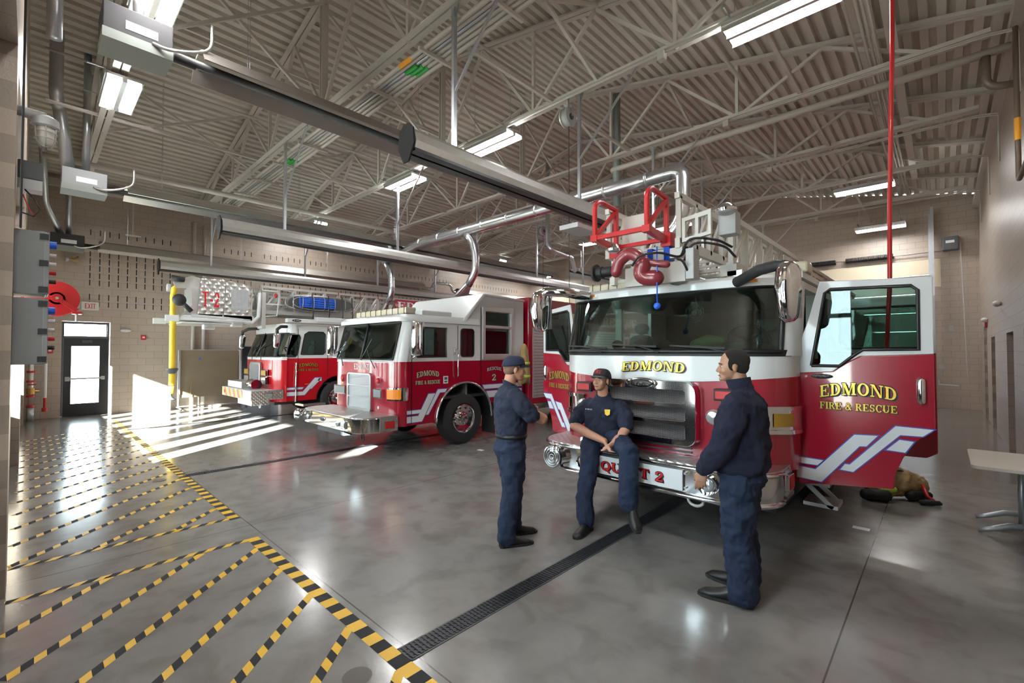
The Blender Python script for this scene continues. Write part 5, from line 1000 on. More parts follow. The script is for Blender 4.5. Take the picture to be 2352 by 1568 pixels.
# ================= people =================
def remesh(o, v=.008, sm=6, disp=0, ds=.12):
    m = o.modifiers.new('remesh', 'REMESH'); m.mode = 'VOXEL'; m.voxel_size = v; m.use_smooth_shade = True
    if sm: s = o.modifiers.new('smooth', 'SMOOTH'); s.iterations = sm; s.factor = .5
    if disp:
        tx = bpy.data.textures.new('folds', 'CLOUDS'); tx.noise_scale = ds*.7; tx.noise_depth = 2
        d = o.modifiers.new('folds', 'DISPLACE'); d.texture = tx; d.strength = disp; d.mid_level = .5; d.texture_coords = 'LOCAL'
    return o
def torso(mb, rings, n=28):
    """rings: (centre, half width vector, half depth vector)"""
    R = []
    for c, a, d in rings:
        c, a, d = Vector(c), Vector(a), Vector(d)
        R.append([c+a*(math.copysign(abs(math.cos(t))**.85, math.cos(t)))+d*(math.copysign(abs(math.sin(t))**.85, math.sin(t))) for t in [2*PI*i/n for i in range(n)]])
    mb.loft(R)
def hand(mb, wrist, d, nrm, thumb, curl=.35, s=1, spread=1):
    """palm and five fingers: d pointing direction, nrm palm normal, thumb side direction"""
    w_, d, nrm, th = Vector(wrist), Vector(d).normalized(), Vector(nrm).normalized(), Vector(thumb).normalized()
    mb.limb([w_-d*.02*s, w_+d*.03*s, w_+d*.075*s], [.022*s, .036*s, .038*s], 12, [.018*s, .017*s, .015*s], th)
    for k, (off, L) in enumerate(((.03, .072), (.010, .08), (-.011, .074), (-.03, .058))):
        b = w_+d*.08*s+th*off*s; a = curl*(1+.12*k); P = [b-d*.02*s]; cur = b; dd = d+th*(.08*spread*(1.5-k)/1.5)
        for j, f in enumerate((.42, .32, .26)):
            aa = a*(j+.6); v = (dd.normalized()*math.cos(aa)+nrm*math.sin(aa)); P.append(cur); cur = cur+v*L*s*f
        P.append(cur); mb.limb(P, [.0095*s, .0095*s, .009*s, .0085*s, .0075*s][:len(P)], 8)
    b = w_+d*.02*s+th*.025*s; mb.limb([b, b+(th*.8+d*.6+nrm*.3)*.03*s, b+(th*.75+d*1.3+nrm*.6)*.045*s], [.014*s, .012*s, .009*s], 8)
def head(parent, c, yaw, pitch, skin, cap=None, hairm=None, s=1, body=None):
    """head with face; local frame: x forward, y left, z up, centred at the middle of the skull"""
    Rm = Matrix.Rotation(yaw, 3, 'Z') @ Matrix.Rotation(pitch, 3, 'Y'); c = Vector(c)
    T = lambda v: c+Rm @ (Vector(v)*s)
    mb = body
    def el(p, rx, ry, rz, tilt=0):
        r = Rm @ Matrix.Rotation(tilt, 3, 'Y'); mb.ball(T(p), rx*s, ry*s, rz*s, 18, 12, r)
    el((-.012, 0, .03), .096, .076, .09); el((.028, 0, -.02), .068, .062, .085); el((.05, 0, -.075), .040, .044, .035); el((.035, 0, -.055), .05, .055, .045)
    el((.072, 0, .022), .022, .05, .012)                                   # brow ridge
    mb.limb([T((.074, 0, .02)), T((.09, 0, -.005)), T((.102, 0, -.03))], [.009*s, .010*s, .0135*s], 12); el((.094, 0, -.034), .014, .0165, .010); el((.062, 0, -.062), .028, .034, .034)   # nose
    el((.083, 0, -.062), .012, .024, .006); el((.081, 0, -.071), .012, .020, .006); el((.083, 0, -.094), .014, .018, .014)   # lips and chin
    for sd in (1, -1):
        el((.055, sd*.04, -.03), .03, .022, .03); el((-.005, sd*.077, -.012), .018, .008, .031, .1); el((-.002, sd*.083, -.008), .014, .005, .024, .1)
    mb.limb([T((-.03, 0, -.06)), T((-.045, 0, -.15))], [.056*s, .06*s], 16)
    e = MB(); ir = MB(); br = MB(); lp = MB()
    for sd in (1, -1):
        e.ball(T((.0715, sd*.03, .0)), .0125*s, .0145*s, .008*s, 12, 8, Rm); ir.ball(T((.0815, sd*.03, .0)), .004*s, .006*s, .006*s, 8, 6, Rm)
        br.tube([T((.086, sd*.014, .018)), T((.09, sd*.03, .023)), T((.078, sd*.048, .018))], .0045*s, 6)
    lp.tube([T((.091, .022, -.0665)), T((.0965, .008, -.066)), T((.0965, -.008, -.066)), T((.091, -.022, -.0665))], .0045*s, 6)
    e.build('eye', M['eyew'], parent, True); ir.build('iris', M['blk'], parent, True); br.build('eyebrow', M['brow'], parent, True); lp.build('lips', M['lip'], parent, True)
    if hairm:
        h = MB()
        if not cap: h.ball(T((-.024, 0, .042)), .095*s, .0800*s, .0885*s, 28, 18, Rm)
        if cap: h.ball(T((-.02, 0, .022)), .094*s, .0785*s, .082*s, 28, 18, Rm)
        h.ball(T((-.048, 0, -.002) if not cap else (-.046, 0, -.012)), .062*s, .0765*s, (.066 if not cap else .052)*s, 24, 14, Rm)
        for sd in (1, -1) if not cap else (): h.ball(T((.008, sd*.066, .012)), .03*s, .014*s, .045*s, 12, 8, Rm)
        remesh(h.build('hair', hairm, parent, True), .005, 3)
    if cap:
        cm, bm_, front = cap
        q = MB(); rr = []
        for i in range(9):
            a = PI/2*i/8; z = .032+.097*math.sin(a); k = math.cos(a)**.6 if i < 8 else .02
            rr.append([T((-.012+.113*k*math.cos(b_)+(0 if i else 0), .093*k*math.sin(b_), z+.012*math.cos(b_)*(1-i/8))) for b_ in [2*PI*j/28 for j in range(28)]])
        q.loft(rr); co = q.build('cap', cm, parent, True)
        v = MB(); A = []; Bq = []
        for j in range(-7, 8):
            b_ = R_(j*10); A.append((-.012+.110*math.cos(b_), .092*math.sin(b_), .045)); Bq.append((-.012+.110*math.cos(b_)+.08*math.cos(b_*1.15), .075*math.sin(b_*1.05), .036-.012*abs(j/7)**2))
        v.loft([[T(A[i]), T(Bq[i]), T((Bq[i][0], Bq[i][1], Bq[i][2]-.006)), T((A[i][0], A[i][1], A[i][2]-.008))] for i in range(15)]); v.build('cap_brim', bm_, co, 'auto')
        g = MB(); fr_ = lambda u, vv, w: T((-.012+(.113+.004+w*.2-max(0, vv-.04)*.35)*math.cos(u/.095), -.099*math.sin(-u/.095), vv+.012))
        word(g, front, fr_, -.045, .045, .055, .035, .006); g.build('cap_lettering', M['rdec'], co)
def shoe(o_parent, heel, d, m, name='shoe', h=.1, s=1, up=(0, 0, 1)):
    d = Vector(d).normalized(); up = Vector(up); sd = up.cross(d).normalized(); hl = Vector(heel); mb = MB(); R = []
    for t_, w_, hh in ((-.03, .025, .06), (0, .038, .10), (.05, .04, .115), (.10, .04, .10), (.15, .046, .075), (.20, .05, .06), (.25, .044, .05), (.28, .02, .03)):
        t_ *= s; R.append([hl+d*t_+sd*(w_*math.cos(a))+up*(hh*s*.5*(1+math.sin(a))) for a in [2*PI*i/16 for i in range(16)]])
    mb.loft(R); mb.limb([hl+up*.07, hl+d*.03+up*(.07+h)], [.045, .05], 14); o = remesh(mb.build(name, m, o_parent, True), .008, 3)
    q = MB(); R = []
    for t_, w_ in ((-.04, .028), (-.02, .042), (.06, .043), (.15, .05), (.21, .053), (.26, .044), (.29, .02)):
        t_ *= s; R.append([hl+d*t_+sd*(w_*a)+up*b_ for a, b_ in ((1, 0), (1, .022), (-1, .022), (-1, 0))])
    q.loft(R); q.build('sole', M['rub'], o); return o
V = Vector
def frame(loc, fdeg):
    """forward direction in degrees from +x"""
    f = V((math.cos(R_(fdeg)), math.sin(R_(fdeg)), 0)); l_ = V((-f.y, f.x, 0)); o = V((loc[0], loc[1], 0))
    return lambda a, b, c: o+f*a+l_*b+V((0, 0, c)), f, l_
# ---- standing man with arms crossed
A = R_(43.4)
P, f, l_ = frame((-3.02, 3.18), 43.4+18)
p = thing('person', 'standing person in navy cap and polo, arms crossed, seen in profile', 'person', (-3.02, 3.18, 0))
sk = MB(); torso(sk, [(P(0, 0, .95), l_*.13, f*.09), (P(0, 0, 1.2), l_*.14, f*.1), (P(-.01, 0, 1.36), l_*.13, f*.08), (P(-.01, 0, 1.44), l_*.06, f*.055)])
for s_ in (1, -1):
    el_ = P(.235, s_*.22, 1.175); wr_ = P(.205+s_*.03, -s_*.03, 1.205+s_*.03)
    sk.limb([P(.0, s_*.18, 1.36), P(.05, s_*.24, 1.28), el_], [.045, .05, .05], 14); sk.limb([el_, (el_+wr_)/2+f*.015, wr_], [.052, .048, .032], 14)
    hand(sk, wr_, -l_*s_-f*.12+V((0, 0, .05)), -f, V((0, 0, 1)), .18)
head(p, P(.035, 0, 1.63), R_(43.4+12), R_(3), M['skin'], (M['capn'], M['capn'], 'FIRE'), mat('cropped_hair', (.20, .115, .075), .9), 1.0, sk)
remesh(sk.build('body', M['skin'], p, True), .006, 3)
sh = MB(); torso(sh, [(P(0, 0, .985), l_*.172, f*.135), (P(-.005, 0, 1.04), l_*.18, f*.146), (P(.0, 0, 1.15), l_*.185, f*.15), (P(.0, 0, 1.28), l_*.205, f*.155), (P(-.015, 0, 1.38), l_*.205, f*.13), (P(-.02, 0, 1.43), l_*.15, f*.085), (P(-.015, 0, 1.475), l_*.075, f*.07)])
for s_ in (1, -1): sh.limb([P(-.015, s_*.175, 1.385), P(.04, s_*.24, 1.30), P(.12, s_*.245, 1.215)], [.08, .08, .078], 16)
o = remesh(sh.build('polo_shirt', M['navy'], p, True), .009, 5, .034, .1)
cl = MB(); cl.loft([[P(-.012+.068*math.cos(a), .07*math.sin(a), 1.455-.02*math.cos(a)) for a in [2*PI*i/20 for i in range(20)]], [P(-.02+.062*math.cos(a), .064*math.sin(a), 1.505-.03*math.cos(a)) for a in [2*PI*i/20 for i in range(20)]]], cap=False); cl.build('collar', M['navy'], p, True)
pa = MB(); torso(pa, [(P(-.01, 0, .80), l_*.15, f*.12), (P(-.015, 0, .88), l_*.195, f*.16), (P(-.005, 0, .95), l_*.168, f*.13), (P(0, 0, 1.01), l_*.17, f*.135)])
for s_, fx_ in ((1, .09), (-1, -.04)):
    pa.limb([P(-.01, s_*.085, .86), P(fx_*.3, s_*.10, .68), P(fx_*.7-.0, s_*.11, .47), P(fx_-.03, s_*.115, .26), P(fx_-.04, s_*.12, .09)], [.122, .115, .094, .088, .09], 18)
remesh(pa.build('trousers', M['navyp'], p, True), .009, 4, .036, .12)
MB().loft([[P(.152*math.cos(a), .187*math.sin(a), z) for a in [2*PI*i/28 for i in range(28)]] for z in (.985, 1.022)]).build('belt', M['blk'], p, True)
for s_, fx_ in ((1, .09), (-1, -.04)): shoe(p, P(fx_-.07, s_*.12, 0), f, M['boot'])
# ---- seated man on the bumper
P, f, l_ = frame((-2.66, 4.24), -78)
p = thing('person', 'person in charcoal cap and navy polo sitting on the bumper, hands clasped', 'person', (-2.66, 4.24, .6))
sk = MB(); torso(sk, [(P(0, 0, .82), l_*.13, f*.09), (P(-.0, 0, 1.05), l_*.14, f*.1), (P(-.0, 0, 1.2), l_*.15, f*.09), (P(.01, 0, 1.28), l_*.07, f*.06)])
arms = {}
for s_ in (1, -1):
    el_ = P(.13, s_*.28, 1.0); wr_ = P(.29, .17+s_*.05, .90); sk.limb([P(-.0, s_*.18, 1.19), P(.04, s_*.25, 1.11), el_], [.045, .05, .048], 14); sk.limb([el_, (el_+wr_)/2+V((0, 0, -.01)), wr_], [.05, .046, .032], 14)
    hand(sk, wr_, f*.6-l_*s_*.5-V((0, 0, .6)), -l_*s_*.6+f*-.6, f*.5-V((0, 0, .1))-l_*s_*.3, .5)
head(p, P(.05, .0, 1.49), R_(-90), R_(-6), M['skin'], (M['capb'], M['capbr'], 'FIRE'), mat('cropped_hair', (.20, .115, .075), .9), 1.0, sk)
remesh(sk.build('body', M['skin'], p, True), .006, 3)
sh = MB(); torso(sh, [(P(-.01, 0, .80), l_*.195, f*.14), (P(0, 0, .88), l_*.20, f*.15), (P(.0, 0, 1.0), l_*.195, f*.14), (P(-.0, 0, 1.12), l_*.21, f*.145), (P(-.01, 0, 1.21), l_*.21, f*.125), (P(-.005, 0, 1.26), l_*.15, f*.085), (P(.005, 0, 1.335), l_*.072, f*.068)])
for s_ in (1, -1): sh.limb([P(-.01, s_*.175, 1.215), P(.03, s_*.255, 1.13), P(.09, s_*.275, 1.05)], [.082, .082, .08], 16)
remesh(sh.build('polo_shirt', M['navy'], p, True), .009, 5, .034, .1)
cl = MB(); cl.loft([[P(.005+.088*math.cos(a), .088*math.sin(a), 1.312-.03*math.cos(a)) for a in [2*PI*i/20 for i in range(20)]], [P(.0+.070*math.cos(a), .070*math.sin(a), 1.375-.035*math.cos(a)) for a in [2*PI*i/20 for i in range(20)]]], cap=False); cl.build('collar', M['navy'], p, True)
MB().ball(P(.045, 0, 1.285), .03, .03, .03).build('undershirt', M['tee'], p, True)
bd = MB(); bd.plate([(-.025, 1.15), (0, 1.135), (.025, 1.15), (.03, 1.20), (-.03, 1.20)], lambda u, v, w: P(.155+w, .10+u, v), .006); bd.build('chest_badge', M['gold'], p); MB().box(0, .001, 0, .001, 0, .001) 
nb = MB(); word(nb, 'FIRE', lambda u, v, w: P(.158+w, -.10+u, v), -.04, .04, 1.185, .012); nb.build('name_tape', M['wdec'], p)
pa = MB(); torso(pa, [(P(-.03, 0, .775), l_*.17, f*.13), (P(-.02, 0, .84), l_*.195, f*.15), (P(-.0, 0, .90), l_*.18, f*.14)])
foot1 = V((-2.60, 3.80, 0)); kneeL = V((-2.68, 3.99, .58))
pa.limb([V((-2.75, 4.22, .88)), V((-2.73, 4.1, .80)), kneeL, V((-2.66, 3.88, .33)), V((-2.63, 3.86, .12))], [.11, .108, .094, .085, .088], 18)
kneeR = V((-2.20, 3.97, .83))
pa.limb([V((-2.56, 4.24, .88)), V((-2.40, 4.12, .88)), kneeR, V((-2.19, 3.93, .62)), V((-2.20, 3.94, .37))], [.11, .11, .098, .092, .098], 18)
remesh(pa.build('trousers', M['navyp'], p, True), .009, 4, .036, .12)
MB().loft([[P(.14*math.cos(a)-.005, .19*math.sin(a), z) for a in [2*PI*i/28 for i in range(28)]] for z in (.865, .90)]).build('belt', M['blk'], p, True)
shoe(p, V((-2.62, 3.90, 0)), V((.12, -1, 0)), M['boot'], 'boot'); shoe(p, V((-2.20, 3.97, .29)), V((.62, -.55, -.55)), M['boot'], 'boot', .02, .92, (.3, -.25, .85))
# ---- standing man in fleece, back to the camera
P, f, l_ = frame((-1.10, 3.62), 43.4+180-40)
p = thing('person', 'bareheaded person in navy fleece jacket standing nearest the camera, turned away', 'person', (-1.10, 3.62, 0))
sk = MB(); torso(sk, [(P(0, 0, .98), l_*.13, f*.09), (P(0, 0, 1.25), l_*.14, f*.1), (P(-.01, 0, 1.43), l_*.15, f*.09), (P(-.01, 0, 1.51), l_*.07, f*.06)])
# left arm (towards the camera) lowered with open hand, right arm bent behind the body
elL = P(.05, .27, 1.13); wrL = P(.20, .20, .93); elR = P(.04, -.27, 1.16); wrR = P(.12, -.22, .96)
for s_, e_, w_ in ((1, elL, wrL), (-1, elR, wrR)): sk.limb([P(-.01, s_*.19, 1.43), e_], [.05, .042], 12); sk.limb([e_, w_], [.042, .03], 12)
hand(sk, wrL, f*.25-V((0, 0, 1))-l_*.05, -f*.2-l_*.9, f+V((0, 0, -.2)), .22, 1.05); hand(sk, wrR, f*.2-V((0, 0, 1)), l_, f, .3)
head(p, P(.045, 0, 1.69), R_(43.4+180-20), R_(2), M['skin2'], None, M['hair'], 1.02, sk)
remesh(sk.build('body', M['skin2'], p, True), .006, 3)
sh = MB(); torso(sh, [(P(0, 0, .915), l_*.19, f*.15), (P(-.005, 0, .955), l_*.225, f*.185), (P(-.01, 0, 1.1), l_*.222, f*.185), (P(-.01, 0, 1.28), l_*.225, f*.175), (P(-.025, 0, 1.42), l_*.225, f*.145), (P(-.03, 0, 1.48), l_*.15, f*.09), (P(-.02, 0, 1.53), l_*.078, f*.075), (P(-.01, 0, 1.58), l_*.074, f*.074)])
sh.limb([P(-.02, .18, 1.42), P(.0, .25, 1.28), elL, (elL+wrL)/2, wrL+V((0, 0, .02))], [.095, .092, .085, .078, .058], 16); sh.limb([P(-.02, -.18, 1.42), P(.02, -.25, 1.28), elR, wrR], [.092, .088, .082, .06], 16)
remesh(sh.build('fleece_jacket', M['fleece'], p, True), .009, 5, .038, .12)
cl = MB(); cl.loft([[P(-.01+.082*math.cos(a), .08*math.sin(a), 1.52) for a in [2*PI*i/20 for i in range(20)]], [P(.01+.085*math.cos(a), .075*math.sin(a), 1.60-.015*math.cos(a)) for a in [2*PI*i/20 for i in range(20)]]], cap=False); cl.build('collar', M['fleece'], p, True)
pa = MB(); torso(pa, [(P(-.01, 0, .80), l_*.16, f*.12), (P(-.015, 0, .88), l_*.205, f*.165), (P(0, 0, .98), l_*.165, f*.125)])
pa.limb([P(-.01, .09, .86), P(.0, .10, .66), P(.0, .105, .46), P(-.03, .11, .24), P(-.04, .115, .09)], [.128, .12, .102, .10, .105], 18)
pa.limb([P(-.01, -.09, .86), P(.01, -.10, .66), P(.02, -.11, .46), P(.0, -.12, .24), P(-.0, -.125, .09)], [.125, .118, .10, .10, .105], 18)
remesh(pa.build('trousers', M['navyp'], p, True), .009, 4, .045, .11)
shoe(p, P(-.06, .115, 0), f*1+l_*.12, M['boot'], 'boot', .1, 1.12); shoe(p, P(-.02, -.125, 0), f-l_*.15, M['boot'], 'boot', .1, 1.12)
# ================= floor things and wall fittings =================
def drain(x, y0, y1, label):
    t = thing('trench_drain', label, 'floor drain', (x, y0, 0)); mb = MB(); w_ = .078
    mb.box(x-w_, x-w_+.012, y0, y1, .0, .004); mb.box(x+w_-.012, x+w_, y0, y1, 0, .004); mb.box(x-w_, x+w_, y0, y0+.01, 0, .004); mb.build('frame', M['dgrey'], t)
    MB().box(x-w_, x+w_, y0, y1, .0005, .0015).build('channel', M['blk'], t)
    g_ = MB(); y = y0+.02
    while y < y1:
        g_.box(x-w_+.014, x+w_-.014, y, y+.016, .0015, .006); y += .03 if y < 9 else .3
    for dx in (-.035, 0, .035): g_.box(x+dx-.004, x+dx+.004, y0+.01, y1, .0015, .0055)
    g_.build('grate', mat('cast_iron', (.03, .032, .04), .4, .5), t)
drain(-2.345, 1.55, 19, 'dark slotted trench drain running under the right engine, nearest of three'); drain(-8.0, 1.55, 19, 'dark slotted trench drain running under the middle engine'); drain(-13.63, 1.55, 19, 'dark slotted trench drain in front of the tower ladder, farthest of three')
yt = mat('yellow_tape', (.80, .47, .03), .4); bt = mat('black_tape', (.022, .022, .026), .85)
def tape(p, q, w_, label, cat='hazard tape', group='diagonal hazard tapes', L=.145, slant=.055, ph=0):
    p, q = V((*p, 0)), V((*q, 0)); d = (q-p); ln = d.length; d.normalize(); n_ = V((-d.y, d.x, 0)); mb = MB(); s_ = -L*ph; k = 0
    while s_ < ln:
        a, b_ = max(0, s_), min(ln, s_+L/2)
        if b_ > a:
            mb.cur = k % 2; c0 = [(a, -w_/2), (b_, -w_/2), (b_+slant, w_/2), (a+slant, w_/2)]
            if a == 0: c0[3] = (0, w_/2)
            c0 = [(min(ln, u), v) for u, v in c0]; vs = [p+d*u+n_*v+V((0, 0, .0018 if w_ > .09 else .0015 if 'marking' in label else .0012)) for u, v in c0]; mb.add(vs, [(0, 1, 2, 3)])
        s_ += L/2; k += 1
    tag(mb.build('hazard_tape', [yt, bt]), label, cat, group)
tape((-15.7, 1.54), (-5.55, 1.54), .1, 'wide yellow and black hazard tape along the far part of the walkway edge', group='walkway edge hazard tapes', slant=0, L=.2)
tape((-4.87, 1.50), (-1.2, 1.50), .1, 'wide yellow and black hazard tape along the walkway edge nearest the camera', group='walkway edge hazard tapes', slant=0, L=.2)
tape((-4.84, 1.5), (-4.9, -.1), .065, 'yellow and black hazard tape marking the near side of the gap in the walkway'); tape((-5.60, 1.54), (-5.64, -.1), .065, 'yellow and black hazard tape marking the far side of the gap in the walkway')
for q_, x in enumerate((-4.58, -4.01, -3.43, -2.84, -2.25)): tape((x, 1.46), (x+1.34, 0), .06, 'diagonal hazard tape on the near walkway, %s of those touching the edge tape' % ['first', 'second', 'third', 'fourth', 'fifth'][q_])
tape((-4.82, 1.08), (-3.76, -.08), .06, 'diagonal hazard tape branching high off the gap marking tape'); tape((-4.86, .47), (-4.33, -.1), .06, 'short diagonal hazard tape branching low off the gap marking tape, at the left picture edge')
ordn = ['first', 'second', 'third', 'fourth', 'fifth', 'sixth', 'seventh', 'eighth', 'ninth', 'tenth', 'eleventh', 'twelfth', 'thirteenth', 'fourteenth', 'fifteenth', 'sixteenth', 'seventeenth']
for i in range(16):
    x = -6.08-.585*i; e = x+1.56
    if e > -5.62: tape((x, 1.48), (-5.62, 1.48-(-5.62-x)*1.03), .06, 'diagonal hazard tape on the far walkway, %s beyond the gap' % ordn[i])
    else: tape((x, 1.48), (e, -.1), .06, 'diagonal hazard tape on the far walkway, %s beyond the gap' % ordn[i])
for x, y, s_ in ((-2.38, 1.27, 'round floor cleanout cover beside the near end of the trench drain'), (-7.98, 1.27, 'round floor cleanout cover among the far hazard tapes')):
    tag(MB().lathe([(0, 0), (.075, 0), (.08, .004), (0, .004)], (x, y, 0), 'z', 24).build('cleanout_cover', mat('worn_bronze', (.12, .11, .10), .4, .7)), s_, 'cover')
tag(MB().box(-.70, -.56, 5.80, 5.88, 0, .003).build('paper_slip', M['wdec']), 'white paper slip on the floor below the open right door', 'paper'); tag(MB().box(-6.22, -6.10, 5.64, 5.72, 0, .003).build('paper_slip', M['wdec']), 'white paper slip on the floor beside the wheel of the middle engine', 'paper')
# exit door and wall fittings
d = MB(); d.plate([(.55, 0), (1.61, 0), (1.61, 2.67), (.55, 2.67)], FX(XL-.31), .06, [[(.64, 2.24), (1.52, 2.24), (1.52, 2.58), (.64, 2.58)], [(.64, .02), (1.52, .02), (1.52, 2.14), (.64, 2.14)]]); dd = struct(d.build('door_1', M['frameb']))
MB().plate([(.62, -.01), (1.54, -.01), (1.54, 2.17), (.62, 2.17)], FX(XL-.06), .045, [[(.78, .35), (1.36, .35), (1.36, 1.95), (.78, 1.95)]]).build('door_leaf', M['frameb'], dd); MB().box(XL-.085, XL-.08, .64, 1.52, .3, 2.6).build('pane', M['wglass'], dd)
MB().cyl((XL-.02, .68, 1.04), (XL-.02, 1.46, 1.05), .022, 10).box(XL-.06, XL-.01, .66, .76, .98, 1.1).box(XL-.06, XL-.01, 1.40, 1.48, 1.0, 1.1).build('push_bar', M['lgrey'], dd); MB().box(XL-.05, XL-.0, 1.0, 1.2, 2.05, 2.12).build('door_closer', M['dgrey'], dd)
t = thing('exit_sign', 'white EXIT sign with red letters above the glazed door', 'sign', (XL+.05, 1.14, 3.08)); MB().box(XL, XL+.06, .95, 1.32, 2.97, 3.2).build('sign_body', M['emi'], t, bevel=.006)
b = MB(); word(b, 'EXIT', FX(XL+.06), 1.02, 1.25, 3.01, .14); b.build('sign_lettering', M['rdec'], t)
tag(MB().box(XL, XL+.03, 1.06, 1.2, 2.86, 2.9).build('door_plate', M['lgrey']), 'small grey plate below the EXIT sign', 'plate')
t = thing('emergency_light', 'white oval emergency light on the far wall right of the glazed door', 'emergency light', (XL, 1.9, 2.4)); mb = MB(); mb.ball((XL+.03, 1.92, 2.42), .06, .13, .055); mb.build('shell', M['emi'], t, True)
def firealarm(x, y, z, s_, label):
    t = thing('fire_alarm', label, 'fire alarm', (x, y, z)); MB().box(x, x+s_*.05, y-.06, y+.06, z-.07, z+.07).build('alarm_body', M['redp'], t, bevel=.006); MB().box(x+s_*.05, x+s_*.06, y-.03, y+.03, z-.02, z+.03).build('strobe', M['wdec'], t)
firealarm(XL, 2.33, 2.22, 1, 'small red fire alarm on the far wall beside the yellow hose'); firealarm(XR, 17.2, 2.5, -1, 'red fire alarm on the right wall near the far doorway')
for y, z in ((13.2, 2.75), (17.0, 2.62)): tag(MB().ball((XR-.06, y, z), .07, .14, .06).build('wall_light', M['emi'], None, True), 'white dome emergency light on the right wall, %s' % ('nearer one above the doorways' if y < 15 else 'farther one'), 'emergency light')
MBH = None
t = thing('loud_horn', 'beige paging horn on the far wall under the low heater', 'speaker', (XL+.1, .75, 4.3)); MB().lathe([(.02, -.2), (.03, -.05), (.06, .02), (.11, .07), (.12, .09), (0, .05)], (XL+.2, .78, 4.32), 'y', 20).build('bell', M['tan'], t, 'auto'); MB().box(XL, -17.2, .62, .68, 4.28, 4.34).build('bracket', M['lgrey'], t)
t = thing('wifi_unit', 'white oval unit hanging on a rod below the bright heater', 'antenna', (-16.9, 1.9, 5.1)); mb = MB(); mb.box(-16.95, -16.85, 1.8, 2.15, 5.1, 5.14); mb.build('unit_body', M['emi'], t, bevel=.015); MB().cyl((-16.9, 1.97, 5.14), (-16.9, 1.97, 6.2), .01, 6).build('rod', M['pipe'], t)
# yellow exhaust hose
t = thing('exhaust_hose', 'yellow ribbed exhaust hose hanging by the tower ladder basket with a grey nozzle', 'exhaust hose', (-13.3, 2.3, .7))
mb = MB(); pr = []; z = 1.0
while z < 3.15: pr += [(.062, z), (.07, z+.012)]; z += .024
mb.lathe(pr, (-13.32, 2.32, 0), 'z', 20); mb.build('hose', M['yel'], t, True)
mb = MB(); mb.tube([(-13.32, 2.32, 3.1), (-13.32, 2.34, 3.3), (-13.3, 2.42, 3.38)], .066, 14); mb.lathe([(.045, .8), (.05, .98)], (-13.32, 2.32, 0), 'z', 16); mb.build('hose_end', M['yel'], t, True)
MB().lathe([(.06, 1.26), (.12, 1.36), (.12, 1.40), (.07, 1.40)], (-13.32, 2.32, 0), 'z', 20).build('collar', M['dgrey'], t, 'auto'); MB().lathe([(.05, .8), (.05, .76), (.06, .72), (.13, .66), (.12, .645), (.05, .68)], (-13.32, 2.28, 0), 'z', 22).build('nozzle', M['dgrey'], t, 'auto')
# brown board on a wheeled rack
t = thing('whiteboard_stand', 'large brown board leaning in a wheeled metal rack against the far wall', 'board', (-16.9, 4, 0))
MB().box(-17.08, -17.05, 3.18, 4.75, .38, 1.84).build('board', M['wood'], t); mb = MB()
for y in (3.12, 4.8): mb.cyl((-17.0, y, .1), (-17.0, y, 1.85), .02, 8); mb.cyl((-17.2, y, .08), (-16.6, y, .08), .015, 8); mb.cyl((-17.0, y+.03, .5), (-17.0, y+.03, 1.5), .015, 8)
mb.cyl((-16.9, 3.1, .12), (-16.9, 5.0, .12), .018, 8); mb.cyl((-17.06, 3.14, 1.85), (-17.06, 4.8, 1.85), .014, 6); mb.build('rack_frame', M['tubeg'], t)
mb = MB()
for y in (3.12, 4.9): mb.ball((-16.65, y, .04), .035)
mb.build('caster', M['black'], t); MB().box(-17.04, -17.035, 3.65, 3.7, 1.55, 1.6).build('blue_tape', M['blueb'], t)
tag(MB().cyl((-16.98, 3.42, .25), (-17.0, 3.46, .85), .012, 8).build('broom_handle', M['brass']), 'short brown stick leaning on the rack of the brown board', 'stick')
# near pier fittings: control boxes, caged lamp, grey unit, cables
def cbox(z0, z1, label):
    t = thing('control_box', label, 'control box', (-5.1, 0, z0)); x1 = -5.06; MB().box(x1-.3, x1, -.1, .075, z0, z1).build('enclosure', M['grey'], t, bevel=.004); MB().box(x1-.305, x1+.004, .06, .09, z0+.005, z1-.005).build('lid', M['grey'], t, bevel=.004)
    for z in (z0+.04, (z0+z1)/2, z1-.04): MB().box(x1-.01, x1+.014, .035, .085, z-.022, z+.022).build('latch', M['black'], t)
    for k, (z, m_, r) in enumerate(((z1-.09, 'blueb', .03), (z1-.17, 'wdec', .014), (z1-.24, 'wdec', .014), (z1-.31, 'redl', .016), (z1-.38, 'black', .016))):
        MB().cyl((x1-.06, .088, z), (x1-.06, .13, z), r, 14).build('push_button', M[m_], t, 'auto')
cbox(2.24, 2.73, 'upper grey door control box with blue knob on the near pier'); cbox(1.70, 2.21, 'lower grey door control box with blue knob on the near pier')
t = thing('conveyor_reel', 'large red hose reel mounted behind the grey control boxes', 'hose reel', (-10.6, .2, 2.5)); c = V((-10.5, .28, 2.66))
for dx in (-.11, .11): MB().lathe([(.10, dx-.008), (.27, dx-.008), (.275, dx), (.27, dx+.008), (.10, dx+.008), (.10, dx-.008)], c, 'x', 40).build('flange', M['redp'], t, 'auto')
MB().lathe([(0, -.1), (.15, -.1), (.15, .1), (0, .1)], c, 'x', 28).build('drum', mat('dark_red_enamel', (.25, .01, .012), .5), t, 'auto')
mb = MB(); mb.obox(c+V((.14, 0, 0)), c+V((.14, .24, -.19)), .02, .07, (0, 1, 1)); mb.obox(c+V((.14, 0, 0)), c+V((.14, -.35, 0.02)), .02, .07, (0, 0, 1)); mb.cyl(c+V((.12, 0, 0)), c+V((.16, 0, 0)), .07, 20); mb.box(c.x-.1, c.x+.15, c.y+.18, c.y+.3, c.z-.24, c.z-.2); mb.build('arm', M['redp'], t, bevel=.004)
